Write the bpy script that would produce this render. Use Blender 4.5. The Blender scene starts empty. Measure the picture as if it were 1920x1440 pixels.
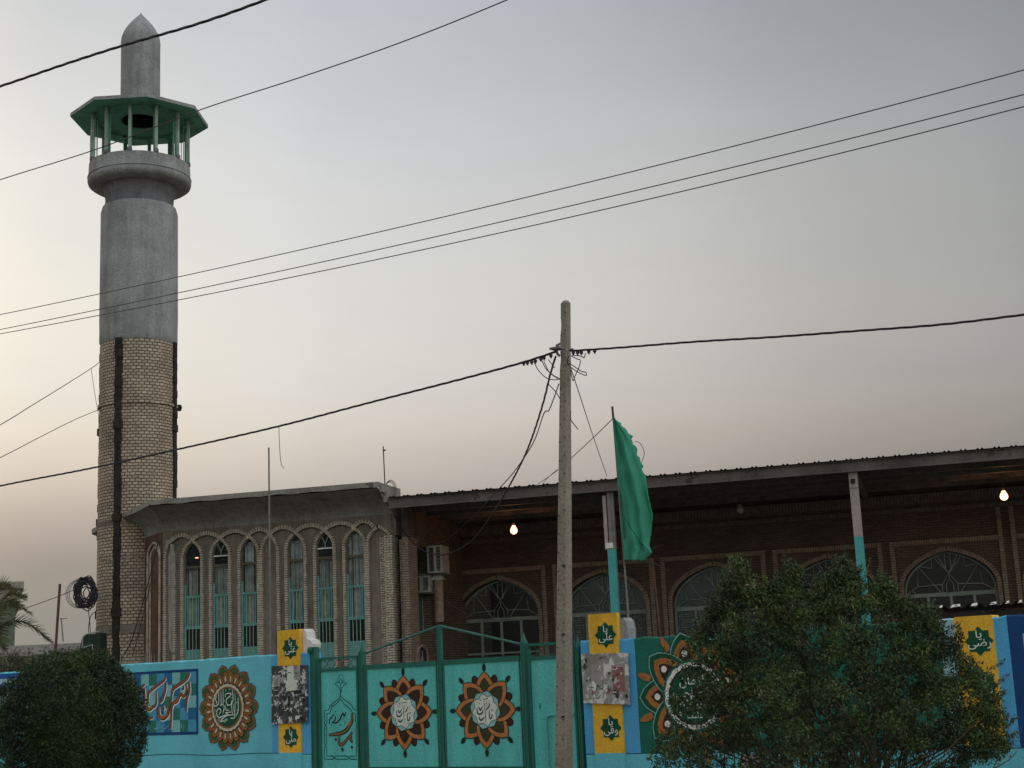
import bpy, math, random
from mathutils import Vector, Matrix
from mathutils.geometry import tessellate_polygon
rnd = random.Random(7)
R = math.radians
sc = bpy.context.scene
col = sc.collection

# ---------------------------------------------------------------- camera
F, PITCH, ROLL = 2746.0, 0.2004, 0.0449
EYE = Vector((0, 0, 1.65))
_fw = Vector((0, math.cos(PITCH), math.sin(PITCH)))
_u0 = Vector((0, -math.sin(PITCH), math.cos(PITCH)))
_r0 = Vector((1, 0, 0))
_ri = _r0*math.cos(ROLL) - _u0*math.sin(ROLL)
_up = _r0*math.sin(ROLL) + _u0*math.cos(ROLL)
cd = bpy.data.cameras.new('camera')
cd.sensor_width = 36; cd.lens = F/1920*36; cd.clip_end = 3000; cd.clip_start = 0.1
cam = bpy.data.objects.new('camera', cd); col.objects.link(cam)
cam.matrix_world = Matrix((( _ri.x, _up.x, -_fw.x, EYE.x), (_ri.y, _up.y, -_fw.y, EYE.y), (_ri.z, _up.z, -_fw.z, EYE.z), (0, 0, 0, 1)))
sc.camera = cam

def ray(px, py):
    return _fw + _ri*((px-960)/F) + _up*((720-py)/F)
def at(px, py, Y):
    d = ray(px, py); return EYE + d*(Y/d.y)
def hitz(px, py, z):
    d = ray(px, py); return EYE + d*((z-EYE.z)/d.z)

# ---------------------------------------------------------------- world, sun, exposure
SUN_AZ, SUN_EL = R(-48), R(5)
w = bpy.data.worlds.new('World'); sc.world = w; w.use_nodes = True
nt = w.node_tree; nt.nodes.clear()
def N(tree, typ, **kw):
    n = tree.nodes.new(typ)
    for k, v in kw.items():
        if k in n.inputs.keys(): n.inputs[k].default_value = v
        else: setattr(n, k, v)
    return n
out = N(nt, 'ShaderNodeOutputWorld')
sky = N(nt, 'ShaderNodeTexSky', sky_type='NISHITA'); sky.sun_disc = False
sky.sun_elevation = SUN_EL; sky.sun_rotation = SUN_AZ; sky.dust_density = 6.0; sky.air_density = 1.5; sky.ozone_density = 1.0
bg1 = N(nt, 'ShaderNodeBackground'); bg1.inputs['Strength'].default_value = 0.05
nt.links.new(sky.outputs[0], bg1.inputs[0])
# dust-laden evening air: brightness by elevation and by the angle from the set sun
tc = N(nt, 'ShaderNodeTexCoord')
sep = N(nt, 'ShaderNodeSeparateXYZ'); nt.links.new(tc.outputs['Generated'], sep.inputs[0])
el = N(nt, 'ShaderNodeValToRGB'); nt.links.new(sep.outputs[2], el.inputs[0])
def ramp(node, stops):
    r = node.color_ramp
    while len(r.elements) > 1: r.elements.remove(r.elements[-1])
    r.elements[0].position = stops[0][0]; r.elements[0].color = (*stops[0][1], 1)
    for p, c in stops[1:]:
        e = r.elements.new(p); e.color = (*c, 1)
ramp(el, [(0.0, (.24, .225, .215)), (.058, (.27, .262, .24)), (.094, (.335, .30, .277)), (.13, (.50, .45, .41)), (.167, (.655, .605, .545)), (.194, (.70, .67, .625)), (.245, (.73, .718, .675)), (.347, (.66, .672, .675)), (.44, (.535, .56, .60)), (0.75, (.62, .65, .69)), (1.0, (.66, .69, .74))])
el.color_ramp.interpolation = 'CARDINAL'
dot = N(nt, 'ShaderNodeVectorMath', operation='DOT_PRODUCT')
nrm = N(nt, 'ShaderNodeVectorMath', operation='NORMALIZE')
flat = N(nt, 'ShaderNodeVectorMath', operation='MULTIPLY'); flat.inputs[1].default_value = (1, 1, 0)
nt.links.new(tc.outputs['Generated'], flat.inputs[0]); nt.links.new(flat.outputs[0], nrm.inputs[0])
nt.links.new(nrm.outputs[0], dot.inputs[0]); dot.inputs[1].default_value = (math.sin(SUN_AZ), math.cos(SUN_AZ), 0)
az = N(nt, 'ShaderNodeValToRGB')
mr = N(nt, 'ShaderNodeMapRange'); mr.inputs[1].default_value = -1; mr.inputs[2].default_value = 1
nt.links.new(dot.outputs['Value'], mr.inputs[0]); nt.links.new(mr.outputs[0], az.inputs[0])
ramp(az, [(0, (0.95, 0.95, 0.95)), (0.3, (0.8, 0.8, 0.8)), (0.5, (0.5, 0.51, 0.52)), (0.64, (0.26, 0.2675, 0.275)), (0.698, (0.27, 0.275, 0.28)), (0.776, (0.365, 0.365, 0.365)), (0.881, (0.5, 0.5, 0.5)), (0.915, (0.565, 0.555, 0.53)), (0.94, (0.635, 0.61, 0.565)), (1, (0.85, 0.775, 0.65))])
az.color_ramp.interpolation = 'CARDINAL'
mul = N(nt, 'ShaderNodeMix', data_type='RGBA', blend_type='MULTIPLY'); mul.inputs[0].default_value = 1
nt.links.new(el.outputs[0], mul.inputs[6]); nt.links.new(az.outputs[0], mul.inputs[7])
bg2 = N(nt, 'ShaderNodeBackground'); bg2.inputs['Strength'].default_value = 2.14
hzn = N(nt, 'ShaderNodeTexNoise', Scale=3.5, Detail=5.0, Roughness=.6); hmap = N(nt, 'ShaderNodeMapping'); hmap.inputs['Scale'].default_value = (1, 1, 4)
nt.links.new(tc.outputs['Generated'], hmap.inputs[0]); nt.links.new(hmap.outputs[0], hzn.inputs['Vector'])
hr = N(nt, 'ShaderNodeValToRGB'); nt.links.new(hzn.outputs[0], hr.inputs[0]); ramp(hr, [(.3, (.965, .968, .975)), (.7, (1.03, 1.025, 1.015))])
mul2 = N(nt, 'ShaderNodeMix', data_type='RGBA', blend_type='MULTIPLY'); mul2.inputs[0].default_value = 1
nt.links.new(mul.outputs[2], mul2.inputs[6]); nt.links.new(hr.outputs[0], mul2.inputs[7]); nt.links.new(mul2.outputs[2], bg2.inputs[0])
mx = N(nt, 'ShaderNodeMixShader'); mx.inputs[0].default_value = 0.92
nt.links.new(bg1.outputs[0], mx.inputs[1]); nt.links.new(bg2.outputs[0], mx.inputs[2])
nt.links.new(mx.outputs[0], out.inputs[0])

sl = bpy.data.lights.new('sun', 'SUN'); sl.energy = 0.3; sl.angle = R(18); sl.color = (1, .86, .68)
so = bpy.data.objects.new('sun', sl); col.objects.link(so)
sd = Vector((math.sin(SUN_AZ)*math.cos(SUN_EL), math.cos(SUN_AZ)*math.cos(SUN_EL), math.sin(SUN_EL)))
so.rotation_euler = sd.to_track_quat('Z', 'Y').to_euler()
sc.view_settings.view_transform = 'Standard'; sc.view_settings.look = 'None'
sc.view_settings.exposure = 0.0; sc.view_settings.gamma = 1.0

# ---------------------------------------------------------------- materials
MATS = {}
def _base(name, rough=.85, spec=.3):
    m = bpy.data.materials.new(name); m.use_nodes = True
    t = m.node_tree; b = t.nodes['Principled BSDF']
    b.inputs['Roughness'].default_value = rough; b.inputs['Specular IOR Level'].default_value = spec
    MATS[name] = m
    return m, t, b
def paint(name, c, rough=.85, var=.25, scale=3.0, bump=.0, fine=40.0, spec=.25, c2=None, metal=0, wear=None, thr=.62, wscale=2.5, streak=0):
    """uneven paint or plaster: large blotches, fine grain, optional worn patches of another colour"""
    m, t, b = _base(name, rough, spec)
    b.inputs['Metallic'].default_value = metal
    co = N(t, 'ShaderNodeTexCoord')
    n1 = N(t, 'ShaderNodeTexNoise', Scale=scale, Detail=6.0, Roughness=.65); t.links.new(co.outputs['Object'], n1.inputs['Vector'])
    n2 = N(t, 'ShaderNodeTexNoise', Scale=fine, Detail=3.0); t.links.new(co.outputs['Object'], n2.inputs['Vector'])
    rp = N(t, 'ShaderNodeValToRGB'); t.links.new(n1.outputs[0], rp.inputs[0])
    d = c2 or tuple(v*(1-var) for v in c); u = tuple(min(1, v*(1+var*.7)) for v in c)
    ramp(rp, [(.32, d), (.5, c), (.68, u)])
    mm = N(t, 'ShaderNodeMix', data_type='RGBA', blend_type='MULTIPLY'); mm.inputs[0].default_value = .55
    r2 = N(t, 'ShaderNodeValToRGB'); t.links.new(n2.outputs[0], r2.inputs[0]); ramp(r2, [(.3, (.62, .62, .62)), (.7, (1.25, 1.25, 1.25))])
    t.links.new(rp.outputs[0], mm.inputs[6]); t.links.new(r2.outputs[0], mm.inputs[7])
    last = mm.outputs[2]
    if streak:
        mp = N(t, 'ShaderNodeMapping'); mp.inputs['Scale'].default_value = (5, 5, .35); t.links.new(co.outputs['Object'], mp.inputs[0])
        ns = N(t, 'ShaderNodeTexNoise', Scale=1.6, Detail=5.0, Roughness=.6); t.links.new(mp.outputs[0], ns.inputs['Vector'])
        rs2 = N(t, 'ShaderNodeValToRGB'); t.links.new(ns.outputs[0], rs2.inputs[0]); ramp(rs2, [(.38, (1-streak,)*3), (.55, (1, 1, 1)), (.72, (1+streak*.4,)*3)])
        ms_ = N(t, 'ShaderNodeMix', data_type='RGBA', blend_type='MULTIPLY'); ms_.inputs[0].default_value = 1
        t.links.new(last, ms_.inputs[6]); t.links.new(rs2.outputs[0], ms_.inputs[7]); last = ms_.outputs[2]
    if wear:
        n3 = N(t, 'ShaderNodeTexNoise', Scale=wscale, Detail=9.0, Roughness=.7); t.links.new(co.outputs['Object'], n3.inputs['Vector'])
        r3 = N(t, 'ShaderNodeValToRGB'); t.links.new(n3.outputs[0], r3.inputs[0]); ramp(r3, [(thr, (0, 0, 0)), (thr+.03, (1, 1, 1))])
        w3 = N(t, 'ShaderNodeMix', data_type='RGBA'); t.links.new(r3.outputs[0], w3.inputs[0]); t.links.new(last, w3.inputs[6]); w3.inputs[7].default_value = (*wear, 1)
        last = w3.outputs[2]
    t.links.new(last, b.inputs['Base Color'])
    if bump:
        bp = N(t, 'ShaderNodeBump'); bp.inputs['Strength'].default_value = bump; bp.inputs['Distance'].default_value = .02
        t.links.new(n2.outputs[0], bp.inputs['Height']); t.links.new(bp.outputs[0], b.inputs['Normal'])
    return m
def brick(name, c1, c2, mortar, bw, bh, ms, blotch=.3):
    m, t, b = _base(name, .92, .15)
    uv = N(t, 'ShaderNodeTexCoord')
    dn = N(t, 'ShaderNodeTexNoise', Scale=6.0, Detail=2.0); t.links.new(uv.outputs['UV'], dn.inputs['Vector'])
    sc_ = N(t, 'ShaderNodeVectorMath', operation='SCALE'); sc_.inputs['Scale'].default_value = .045; t.links.new(dn.outputs['Color'], sc_.inputs[0])
    ad = N(t, 'ShaderNodeVectorMath', operation='ADD'); t.links.new(uv.outputs['UV'], ad.inputs[0]); t.links.new(sc_.outputs[0], ad.inputs[1])
    br = N(t, 'ShaderNodeTexBrick'); t.links.new(ad.outputs[0], br.inputs['Vector'])
    br.inputs['Color1'].default_value = (*c1, 1); br.inputs['Color2'].default_value = (*c2, 1); br.inputs['Mortar'].default_value = (*mortar, 1)
    br.inputs['Scale'].default_value = 1; br.inputs['Brick Width'].default_value = bw; br.inputs['Row Height'].default_value = bh
    br.inputs['Mortar Size'].default_value = ms; br.inputs['Mortar Smooth'].default_value = .3; br.inputs['Bias'].default_value = 0
    n1 = N(t, 'ShaderNodeTexNoise', Scale=1.1, Detail=7.0, Roughness=.7); t.links.new(uv.outputs['UV'], n1.inputs['Vector'])
    r1 = N(t, 'ShaderNodeValToRGB'); t.links.new(n1.outputs[0], r1.inputs[0]); ramp(r1, [(.3, (1-blotch,)*3), (.7, (1.15, 1.12, 1.05))])
    mm = N(t, 'ShaderNodeMix', data_type='RGBA', blend_type='MULTIPLY'); mm.inputs[0].default_value = 1
    t.links.new(br.outputs[0], mm.inputs[6]); t.links.new(r1.outputs[0], mm.inputs[7])
    t.links.new(mm.outputs[2], b.inputs['Base Color'])
    bp = N(t, 'ShaderNodeBump'); bp.inputs['Strength'].default_value = .9; bp.inputs['Distance'].default_value = .02; bp.invert = True
    t.links.new(br.outputs['Fac'], bp.inputs['Height']); t.links.new(bp.outputs[0], b.inputs['Normal'])
    return m
def glass(name, tint=(.03, .04, .04), rough=.12, see=.35, refl_gain=3.5):
    m, t, b = _base(name, rough, .6)
    b.inputs['Base Color'].default_value = (*tint, 1)
    o = t.nodes['Material Output']; tr = N(t, 'ShaderNodeBsdfTransparent'); mxs = N(t, 'ShaderNodeMixShader'); mxs.inputs[0].default_value = see
    n = N(t, 'ShaderNodeTexNoise', Scale=1.7, Detail=5.0); co = N(t, 'ShaderNodeTexCoord'); t.links.new(co.outputs['Object'], n.inputs['Vector'])
    rc = N(t, 'ShaderNodeValToRGB'); t.links.new(n.outputs[0], rc.inputs[0]); ramp(rc, [(.35, tint), (.7, tuple(v*refl_gain for v in tint))]); t.links.new(rc.outputs[0], b.inputs['Base Color'])  # paler blotches painted into the glass colour as uneven reflections
    bp = N(t, 'ShaderNodeBump'); bp.inputs['Strength'].default_value = .25; bp.inputs['Distance'].default_value = .05; t.links.new(n.outputs[0], bp.inputs['Height']); t.links.new(bp.outputs[0], b.inputs['Normal'])
    t.links.new(b.outputs[0], mxs.inputs[1]); t.links.new(tr.outputs[0], mxs.inputs[2]); t.links.new(mxs.outputs[0], o.inputs[0])
    return m
def glow(name, c, s):
    m, t, b = _base(name, .4, .3)
    b.inputs['Base Color'].default_value = (1, .8, .6, 1); b.inputs['Emission Color'].default_value = (*c, 1); b.inputs['Emission Strength'].default_value = s
    return m
def leafmat(name, c1, c2, c3):
    m, t, b = _base(name, .6, .25)
    co = N(t, 'ShaderNodeTexCoord'); n = N(t, 'ShaderNodeTexNoise', Scale=2.6, Detail=4.0, Roughness=.6); t.links.new(co.outputs['Object'], n.inputs['Vector'])
    g = N(t, 'ShaderNodeNewGeometry')
    rp = N(t, 'ShaderNodeValToRGB'); t.links.new(g.outputs['Random Per Island'], rp.inputs[0]); ramp(rp, [(0, c1), (.55, c2), (1, c3)])
    r2 = N(t, 'ShaderNodeValToRGB'); t.links.new(n.outputs[0], r2.inputs[0]); ramp(r2, [(.34, (.38, .42, .42)), (.5, (.95, .95, .9)), (.66, (1.9, 1.8, 1.5))])
    mm = N(t, 'ShaderNodeMix', data_type='RGBA', blend_type='MULTIPLY'); mm.inputs[0].default_value = 1
    t.links.new(rp.outputs[0], mm.inputs[6]); t.links.new(r2.outputs[0], mm.inputs[7]); t.links.new(mm.outputs[2], b.inputs['Base Color'])
    return m

paint('cement', (.272, .282, .278), .95, .25, 1.6, .5, 26, .1, wear=(.15, .16, .16), thr=.66, wscale=5, streak=.16)
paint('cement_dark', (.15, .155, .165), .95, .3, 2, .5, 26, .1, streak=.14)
paint('plaster_grey', (.185, .162, .13), .95, .3, 2.2, .4, 30, .1, streak=.2, wear=(.27, .245, .21), thr=.68, wscale=3)
paint('cove_plaster', (.235, .225, .20), .95, .3, 1.4, .4, 30, .1, streak=.2)
paint('plaster_red', (.12, .075, .05), .95, .35, 2.5, .4, 30, .1)
paint('slab', (.23, .215, .19), .95, .3, 3, .4, 30, .1, wear=(.10, .09, .08), thr=.6, wscale=3)
paint('green_paint', (.12, .33, .23), .7, .35, 2, .1, 30, .2, wear=(.02, .05, .035), thr=.63)
paint('pale_green', (.24, .34, .28), .7, .3, 3, .1, 30, .2)
paint('tie_dark', (.035, .03, .026), .95, .4, 5, .5, 20, .1)
brick('minaret_brick', (.50, .43, .34), (.36, .30, .235), (.13, .107, .083), .128, .074, .0125, .42)
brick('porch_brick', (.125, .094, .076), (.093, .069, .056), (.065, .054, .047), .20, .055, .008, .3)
brick('side_brick', (.18, .15, .115), (.13, .11, .085), (.05, .04, .03), .16, .052, .008, .3)
paint('mortar', (.07, .058, .045), .95, .3, 6, .3, 30, .1)
paint('buff_brick', (.41, .36, .285), .92, .38, 9, .5, 60, .12, wear=(.2, .165, .12), thr=.6, wscale=6)
paint('dull_brick', (.24, .19, .145), .92, .38, 9, .5, 60, .12)
paint('turquoise', (.11, .30, .28), .6, .2, 4, .1, 50, .3, wear=(.13, .20, .18), thr=.66, wscale=8)
paint('grey_green', (.21, .26, .23), .7, .25, 5, .1, 40, .3)
paint('bare_frame', (.10, .095, .065), .75, .3, 5, .1, 40, .2)
glass('pane', (.04, .055, .05), .2, .8)
glass('porch_pane', (.006, .008, .008), .35, .55, 2.0)
glass('porch_pane_reflect', (.02, .035, .035), .3, .25, 3.0)  # brighter teal tint stands in for pale reflections on these panes
paint('curtain', (.40, .46, .43), .95, .4, 5, .0, 12, .05)
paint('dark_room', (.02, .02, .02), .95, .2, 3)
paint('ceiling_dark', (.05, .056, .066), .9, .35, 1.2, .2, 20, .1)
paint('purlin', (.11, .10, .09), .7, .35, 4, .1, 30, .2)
paint('sheet_metal', (.07, .062, .058), .6, .35, 2.5, .1, 30, .3, metal=.2)
paint('fascia', (.11, .096, .087), .8, .4, 1.2, .1, 18, .2, wear=(.06, .048, .042), thr=.60, wscale=3)
paint('column_pale', (.30, .255, .24), .8, .2, 3, .2, 20, .2, wear=(.2, .13, .1), thr=.66)
paint('column_turq', (.06, .30, .29), .7, .15, 3, .1, 30, .25)
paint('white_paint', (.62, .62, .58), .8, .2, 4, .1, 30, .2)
paint('wall_cyan', (.13, .49, .57), .85, .13, 1.3, .35, 55, .2, wear=(.15, .50, .56), thr=.62, wscale=2)
paint('wall_blue', (.085, .36, .62), .85, .12, 2, .3, 55, .2)
paint('wall_green', (.016, .135, .095), .85, .2, 2, .3, 55, .2, wear=(.03, .17, .13), thr=.66)
paint('wall_yellow', (.72, .42, .04), .85, .15, 3, .3, 55, .2, wear=(.56, .35, .05), thr=.62)
paint('wall_navy', (.012, .055, .17), .85, .15, 3, .2, 55, .2)
paint('wall_pale', (.30, .48, .52), .85, .12, 3, .2, 55, .2)
paint('wall_royal', (.015, .10, .32), .85, .12, 3, .2, 55, .2)
paint('crack', (.03, .10, .12), .9, .2, 3)
paint('star_green', (.006, .07, .035), .8, .15, 3, wear=(.03, .11, .07), thr=.64, wscale=6)
paint('letter_white', (.66, .70, .62), .8, .1, 5, wear=(.38, .44, .38), thr=.60, wscale=9)
paint('ink', (.012, .022, .02), .8, .1, 5)
paint('ink_green', (.006, .09, .075), .8, .1, 5)
paint('orange', (.34, .135, .04), .8, .2, 5, wear=(.10, .17, .15), thr=.66, wscale=7)
paint('brown', (.20, .10, .045), .8, .2, 5, wear=(.10, .17, .15), thr=.66, wscale=7)
paint('rust_red', (.24, .085, .04), .8, .25, 6)
paint('frieze_brick', (.13, .11, .095), .92, .38, 9, .5, 60, .12)
paint('bright_orange', (.42, .165, .05), .8, .2, 5, wear=(.2, .16, .1), thr=.66, wscale=8)
paint('maroon', (.04, .018, .012), .8, .2, 5)
paint('olive', (.042, .045, .016), .8, .2, 5, wear=(.10, .17, .15), thr=.66, wscale=7)
paint('leaf_paint', (.05, .10, .035), .8, .2, 5, wear=(.10, .17, .15), thr=.66, wscale=7)
paint('cream', (.50, .47, .33), .8, .15, 5, wear=(.10, .17, .15), thr=.66, wscale=7)
paint('pale_teal', (.22, .44, .42), .8, .15, 5)
paint('off_white', (.58, .62, .54), .8, .12, 6)
paint('tile_light', (.17, .44, .46), .7, .15, 5)
paint('tile_blue', (.06, .27, .42), .7, .15, 5)
paint('tile_deep', (.012, .13, .28), .7, .15, 5)
paint('tile_green', (.02, .16, .12), .7, .15, 5)
paint('gate_panel', (.095, .47, .43), .55, .10, 1.5, .10, 40, .3, wear=(.07, .37, .34), thr=.62, wscale=1.8, streak=.12)
paint('gate_frame', (.008, .12, .085), .55, .18, 3, .1, 40, .35)
paint('gate_frame_old', (.03, .13, .095), .6, .25, 5, .1, 40, .3)
paint('poster', (.30, .30, .28), .9, .5, 7, .2, 40, .1, wear=(.62, .61, .57), thr=.52, wscale=6)
paint('poster_dark', (.06, .065, .065), .9, .5, 7, .2, 40, .1, wear=(.5, .5, .47), thr=.54, wscale=8)
paint('poster_red', (.24, .12, .11), .9, .4, 7, .2, 40, .1, wear=(.5, .47, .44), thr=.56, wscale=8)
paint('pole_concrete', (.245, .22, .178), .95, .18, 2.2, .6, 30, .1, wear=(.13, .11, .09), thr=.66, wscale=4)
paint('cable_black', (.025, .022, .026), .6, .2, 3, spec=.3)
paint('cable_grey', (.09, .08, .075), .7, .2, 3, spec=.3)
paint('rusty', (.10, .05, .04), .8, .3, 6, .2, 40, .2)
paint('steel_old', (.17, .16, .145), .6, .3, 6, .1, 40, .3)
paint('flag_green', (.06, .32, .215), .85, .18, 3, .1, 90, .15)
_m = MATS['flag_green']; _t = _m.node_tree; _b = _t.nodes['Principled BSDF']; _o = _t.nodes['Material Output']
_tl = N(_t, 'ShaderNodeBsdfTranslucent'); _tl.inputs[0].default_value = (.03, .40, .22, 1); _mx = N(_t, 'ShaderNodeMixShader'); _mx.inputs[0].default_value = .3
_t.links.new(_b.outputs[0], _mx.inputs[1]); _t.links.new(_tl.outputs[0], _mx.inputs[2]); _t.links.new(_mx.outputs[0], _o.inputs[0])
paint('ac_white', (.30, .29, .26), .6, .3, 4, .1, 40, .3)
paint('ac_dark', (.05, .05, .05), .6, .3, 4, .1, 40, .3)
paint('shutter', (.06, .10, .085), .7, .25, 5, .1, 40, .2)
paint('tarp', (.03, .05, .035), .9, .3, 4, .1, 30, .1)
paint('far_wall', (.24, .23, .19), .95, .25, .6, .1, 8, .1)
paint('far_wall_green', (.13, .16, .12), .95, .3, .6, .1, 8, .1)
paint('far_slab', (.30, .29, .27), .95, .25, .8, .1, 8, .1)
paint('far_dark', (.03, .028, .025), .95, .25, 1)
paint('bark', (.09, .07, .05), .95, .3, 8, .4, 50, .1)
paint('ground', (.24, .20, .15), .98, .2, .4, .3, 12, .1)
paint('asphalt', (.05, .05, .052), .95, .25, .8, .4, 60, .1)
paint('paving', (.25, .23, .20), .95, .2, 1.2, .3, 30, .1)
paint('kerb_stone', (.30, .29, .27), .95, .2, 2, .3, 30, .1)
leafmat('shrub_leaf', (.012, .027, .010), (.022, .044, .015), (.045, .08, .026))
leafmat('bush_leaf', (.016, .033, .009), (.031, .056, .015), (.066, .10, .034))
leafmat('bush_leaf_pale', (.06, .07, .035), (.10, .11, .06), (.2, .2, .13))
leafmat('dry_leaf', (.06, .06, .04), (.09, .09, .06), (.14, .14, .10))
leafmat('palm_leaf', (.09, .11, .07), (.14, .165, .10), (.2, .22, .14))
glow('bulb_lit', (1.0, .46, .25), 2.6)
glow('refl_glow', (1.0, .42, .16), 3)
paint('bulb_glass', (.22, .22, .2), .2, .2, 5, spec=.6)

# ---------------------------------------------------------------- mesh builder
class MB:
    def __init__(s):
        s.v = []; s.f = []; s.m = []; s.uv = []; s.mats = []; s.cur = 0
    def use(s, name):
        if name not in s.mats: s.mats.append(name)
        s.cur = s.mats.index(name); return s
    def face(s, pts, uvs=None):
        b = len(s.v); s.v += [tuple(p) for p in pts]; s.f.append(tuple(range(b, b+len(pts)))); s.m.append(s.cur); s.uv.append(uvs)
    def box(s, x0, x1, y0, y1, z0, z1):
        p = lambda i, j, k: ((x0, x1)[i], (y0, y1)[j], (z0, z1)[k])
        for q in (((0,0,0),(1,0,0),(1,0,1),(0,0,1)), ((1,1,0),(0,1,0),(0,1,1),(1,1,1)), ((1,0,0),(1,1,0),(1,1,1),(1,0,1)),
                  ((0,1,0),(0,0,0),(0,0,1),(0,1,1)), ((0,0,1),(1,0,1),(1,1,1),(0,1,1)), ((0,1,0),(1,1,0),(1,0,0),(0,0,0))):
            s.face([p(*c) for c in q])
        return s
    def obox(s, c, ax, ay, az):
        """box from centre and three half-axis vectors"""
        c, ax, ay, az = map(Vector, (c, ax, ay, az))
        P = lambda i, j, k: c+ax*i+ay*j+az*k
        for q in (((-1,-1,-1),(1,-1,-1),(1,-1,1),(-1,-1,1)), ((1,1,-1),(-1,1,-1),(-1,1,1),(1,1,1)), ((1,-1,-1),(1,1,-1),(1,1,1),(1,-1,1)),
                  ((-1,1,-1),(-1,-1,-1),(-1,-1,1),(-1,1,1)), ((-1,-1,1),(1,-1,1),(1,1,1),(-1,1,1)), ((-1,1,-1),(1,1,-1),(1,-1,-1),(-1,-1,-1))):
            s.face([P(*k) for k in q])
    def poly(s, pts):
        """filled polygon, any outline"""
        pts = [Vector(p) for p in pts]
        for t in tessellate_polygon([pts]): s.face([pts[i] for i in t])
    def prism(s, pts, y0, y1):
        """outline in xz pushed from y0 to y1"""
        s.poly([(x, y0, z) for x, z in pts]); s.poly([(x, y1, z) for x, z in pts])
        n = len(pts)
        for i in range(n):
            a, b = pts[i], pts[(i+1) % n]
            s.face([(a[0], y0, a[1]), (b[0], y0, b[1]), (b[0], y1, b[1]), (a[0], y1, a[1])])
    def tube(s, pts, r, n=6, r2=None, caps=True):
        pts = [Vector(p) for p in pts]; rings = []; L = len(pts)
        prev = None
        for i, p in enumerate(pts):
            d = (pts[min(i+1, L-1)]-pts[max(i-1, 0)])
            if d.length < 1e-9: d = Vector((0, 0, 1))
            d.normalize()
            ref = Vector((0, 0, 1)) if abs(d.z) < .9 else Vector((1, 0, 0))
            if prev is not None: ref = prev
            a = (ref - d*ref.dot(d))
            if a.length < 1e-6: a = d.orthogonal()
            a.normalize(); b = d.cross(a); prev = a
            rr = r if r2 is None else r+(r2-r)*i/max(1, L-1)
            if callable(r): rr = r(i/max(1, L-1))
            rings.append([p+(a*math.cos(6.28318*k/n)+b*math.sin(6.28318*k/n))*rr for k in range(n)])
        base = len(s.v)
        for rg in rings: s.v += [tuple(q) for q in rg]
        for i in range(L-1):
            for k in range(n):
                s.f.append((base+i*n+k, base+i*n+(k+1) % n, base+(i+1)*n+(k+1) % n, base+(i+1)*n+k)); s.m.append(s.cur); s.uv.append(None)
        if caps:
            for i in (0, L-1): s.f.append(tuple(base+i*n+k for k in range(n))); s.m.append(s.cur); s.uv.append(None)
    def lathe(s, prof, n=48, c=(0, 0), a0=0.0, uvs=True):
        """prof: list of (r, z)"""
        for i in range(len(prof)-1):
            (r0, z0), (r1, z1) = prof[i], prof[i+1]
            for k in range(n):
                t0, t1 = a0+2*math.pi*k/n, a0+2*math.pi*(k+1)/n
                P = lambda r, t, z: (c[0]+r*math.cos(t), c[1]+r*math.sin(t), z)
                ru = max(r0, r1)
                uv = [(ru*(t0-a0), z0), (ru*(t1-a0), z0), (ru*(t1-a0), z1), (ru*(t0-a0), z1)]
                if r0 < 1e-6: s.face([P(r0, t0, z0), P(r1, t1, z1), P(r1, t0, z1)])
                elif r1 < 1e-6: s.face([P(r0, t0, z0), P(r0, t1, z0), P(r1, t0, z1)])
                else: s.face([P(r0, t0, z0), P(r0, t1, z0), P(r1, t1, z1), P(r1, t0, z1)], uv)
    def build(s, name, mat=None, parent=None, smooth=False, weld=False):
        me = bpy.data.meshes.new(name)
        me.from_pydata(s.v, [], s.f)
        if mat: me.materials.append(MATS[mat])
        else:
            for m in s.mats: me.materials.append(MATS[m])
            me.polygons.foreach_set('material_index', s.m)
        uvl = me.uv_layers.new(name='UVMap')
        li = 0; data = []
        for f, uv in zip(s.f, s.uv):
            if uv: data += [c for q in uv for c in q]
            else:
                p = [Vector(s.v[i]) for i in f[:3]]
                nn = (p[1]-p[0]).cross(p[2]-p[0])
                ax, ay, azz = abs(nn.x), abs(nn.y), abs(nn.z)
                for i in f:
                    x, y, z = s.v[i]
                    if azz > ax and azz > ay: data += [x, y]
                    elif ay >= ax: data += [x, z]
                    else: data += [y, z]
        uvl.data.foreach_set('uv', data)
        if weld or smooth:
            import bmesh
            b = bmesh.new(); b.from_mesh(me); bmesh.ops.remove_doubles(b, verts=b.verts, dist=1e-4)
            b.to_mesh(me); b.free()
        if smooth:
            me.polygons.foreach_set('use_smooth', [True]*len(me.polygons))
            try: me.set_sharp_from_angle(angle=R(40))
            except Exception: pass
        me.update()
        o = bpy.data.objects.new(name, me); col.objects.link(o)
        if parent: o.parent = parent
        return o

def tag(o, label=None, cat=None, group=None, kind=None):
    if label: o['label'] = label
    if cat: o['category'] = cat
    if group: o['group'] = group
    if kind: o['kind'] = kind
    return o
def thing(name, label, cat, loc=(0, 0, 0), rz=0.0, group=None):
    o = bpy.data.objects.new(name, None); col.objects.link(o)
    o.location = loc; o.rotation_euler = (0, 0, rz); o.empty_display_size = .2
    return tag(o, label, cat, group)

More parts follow.
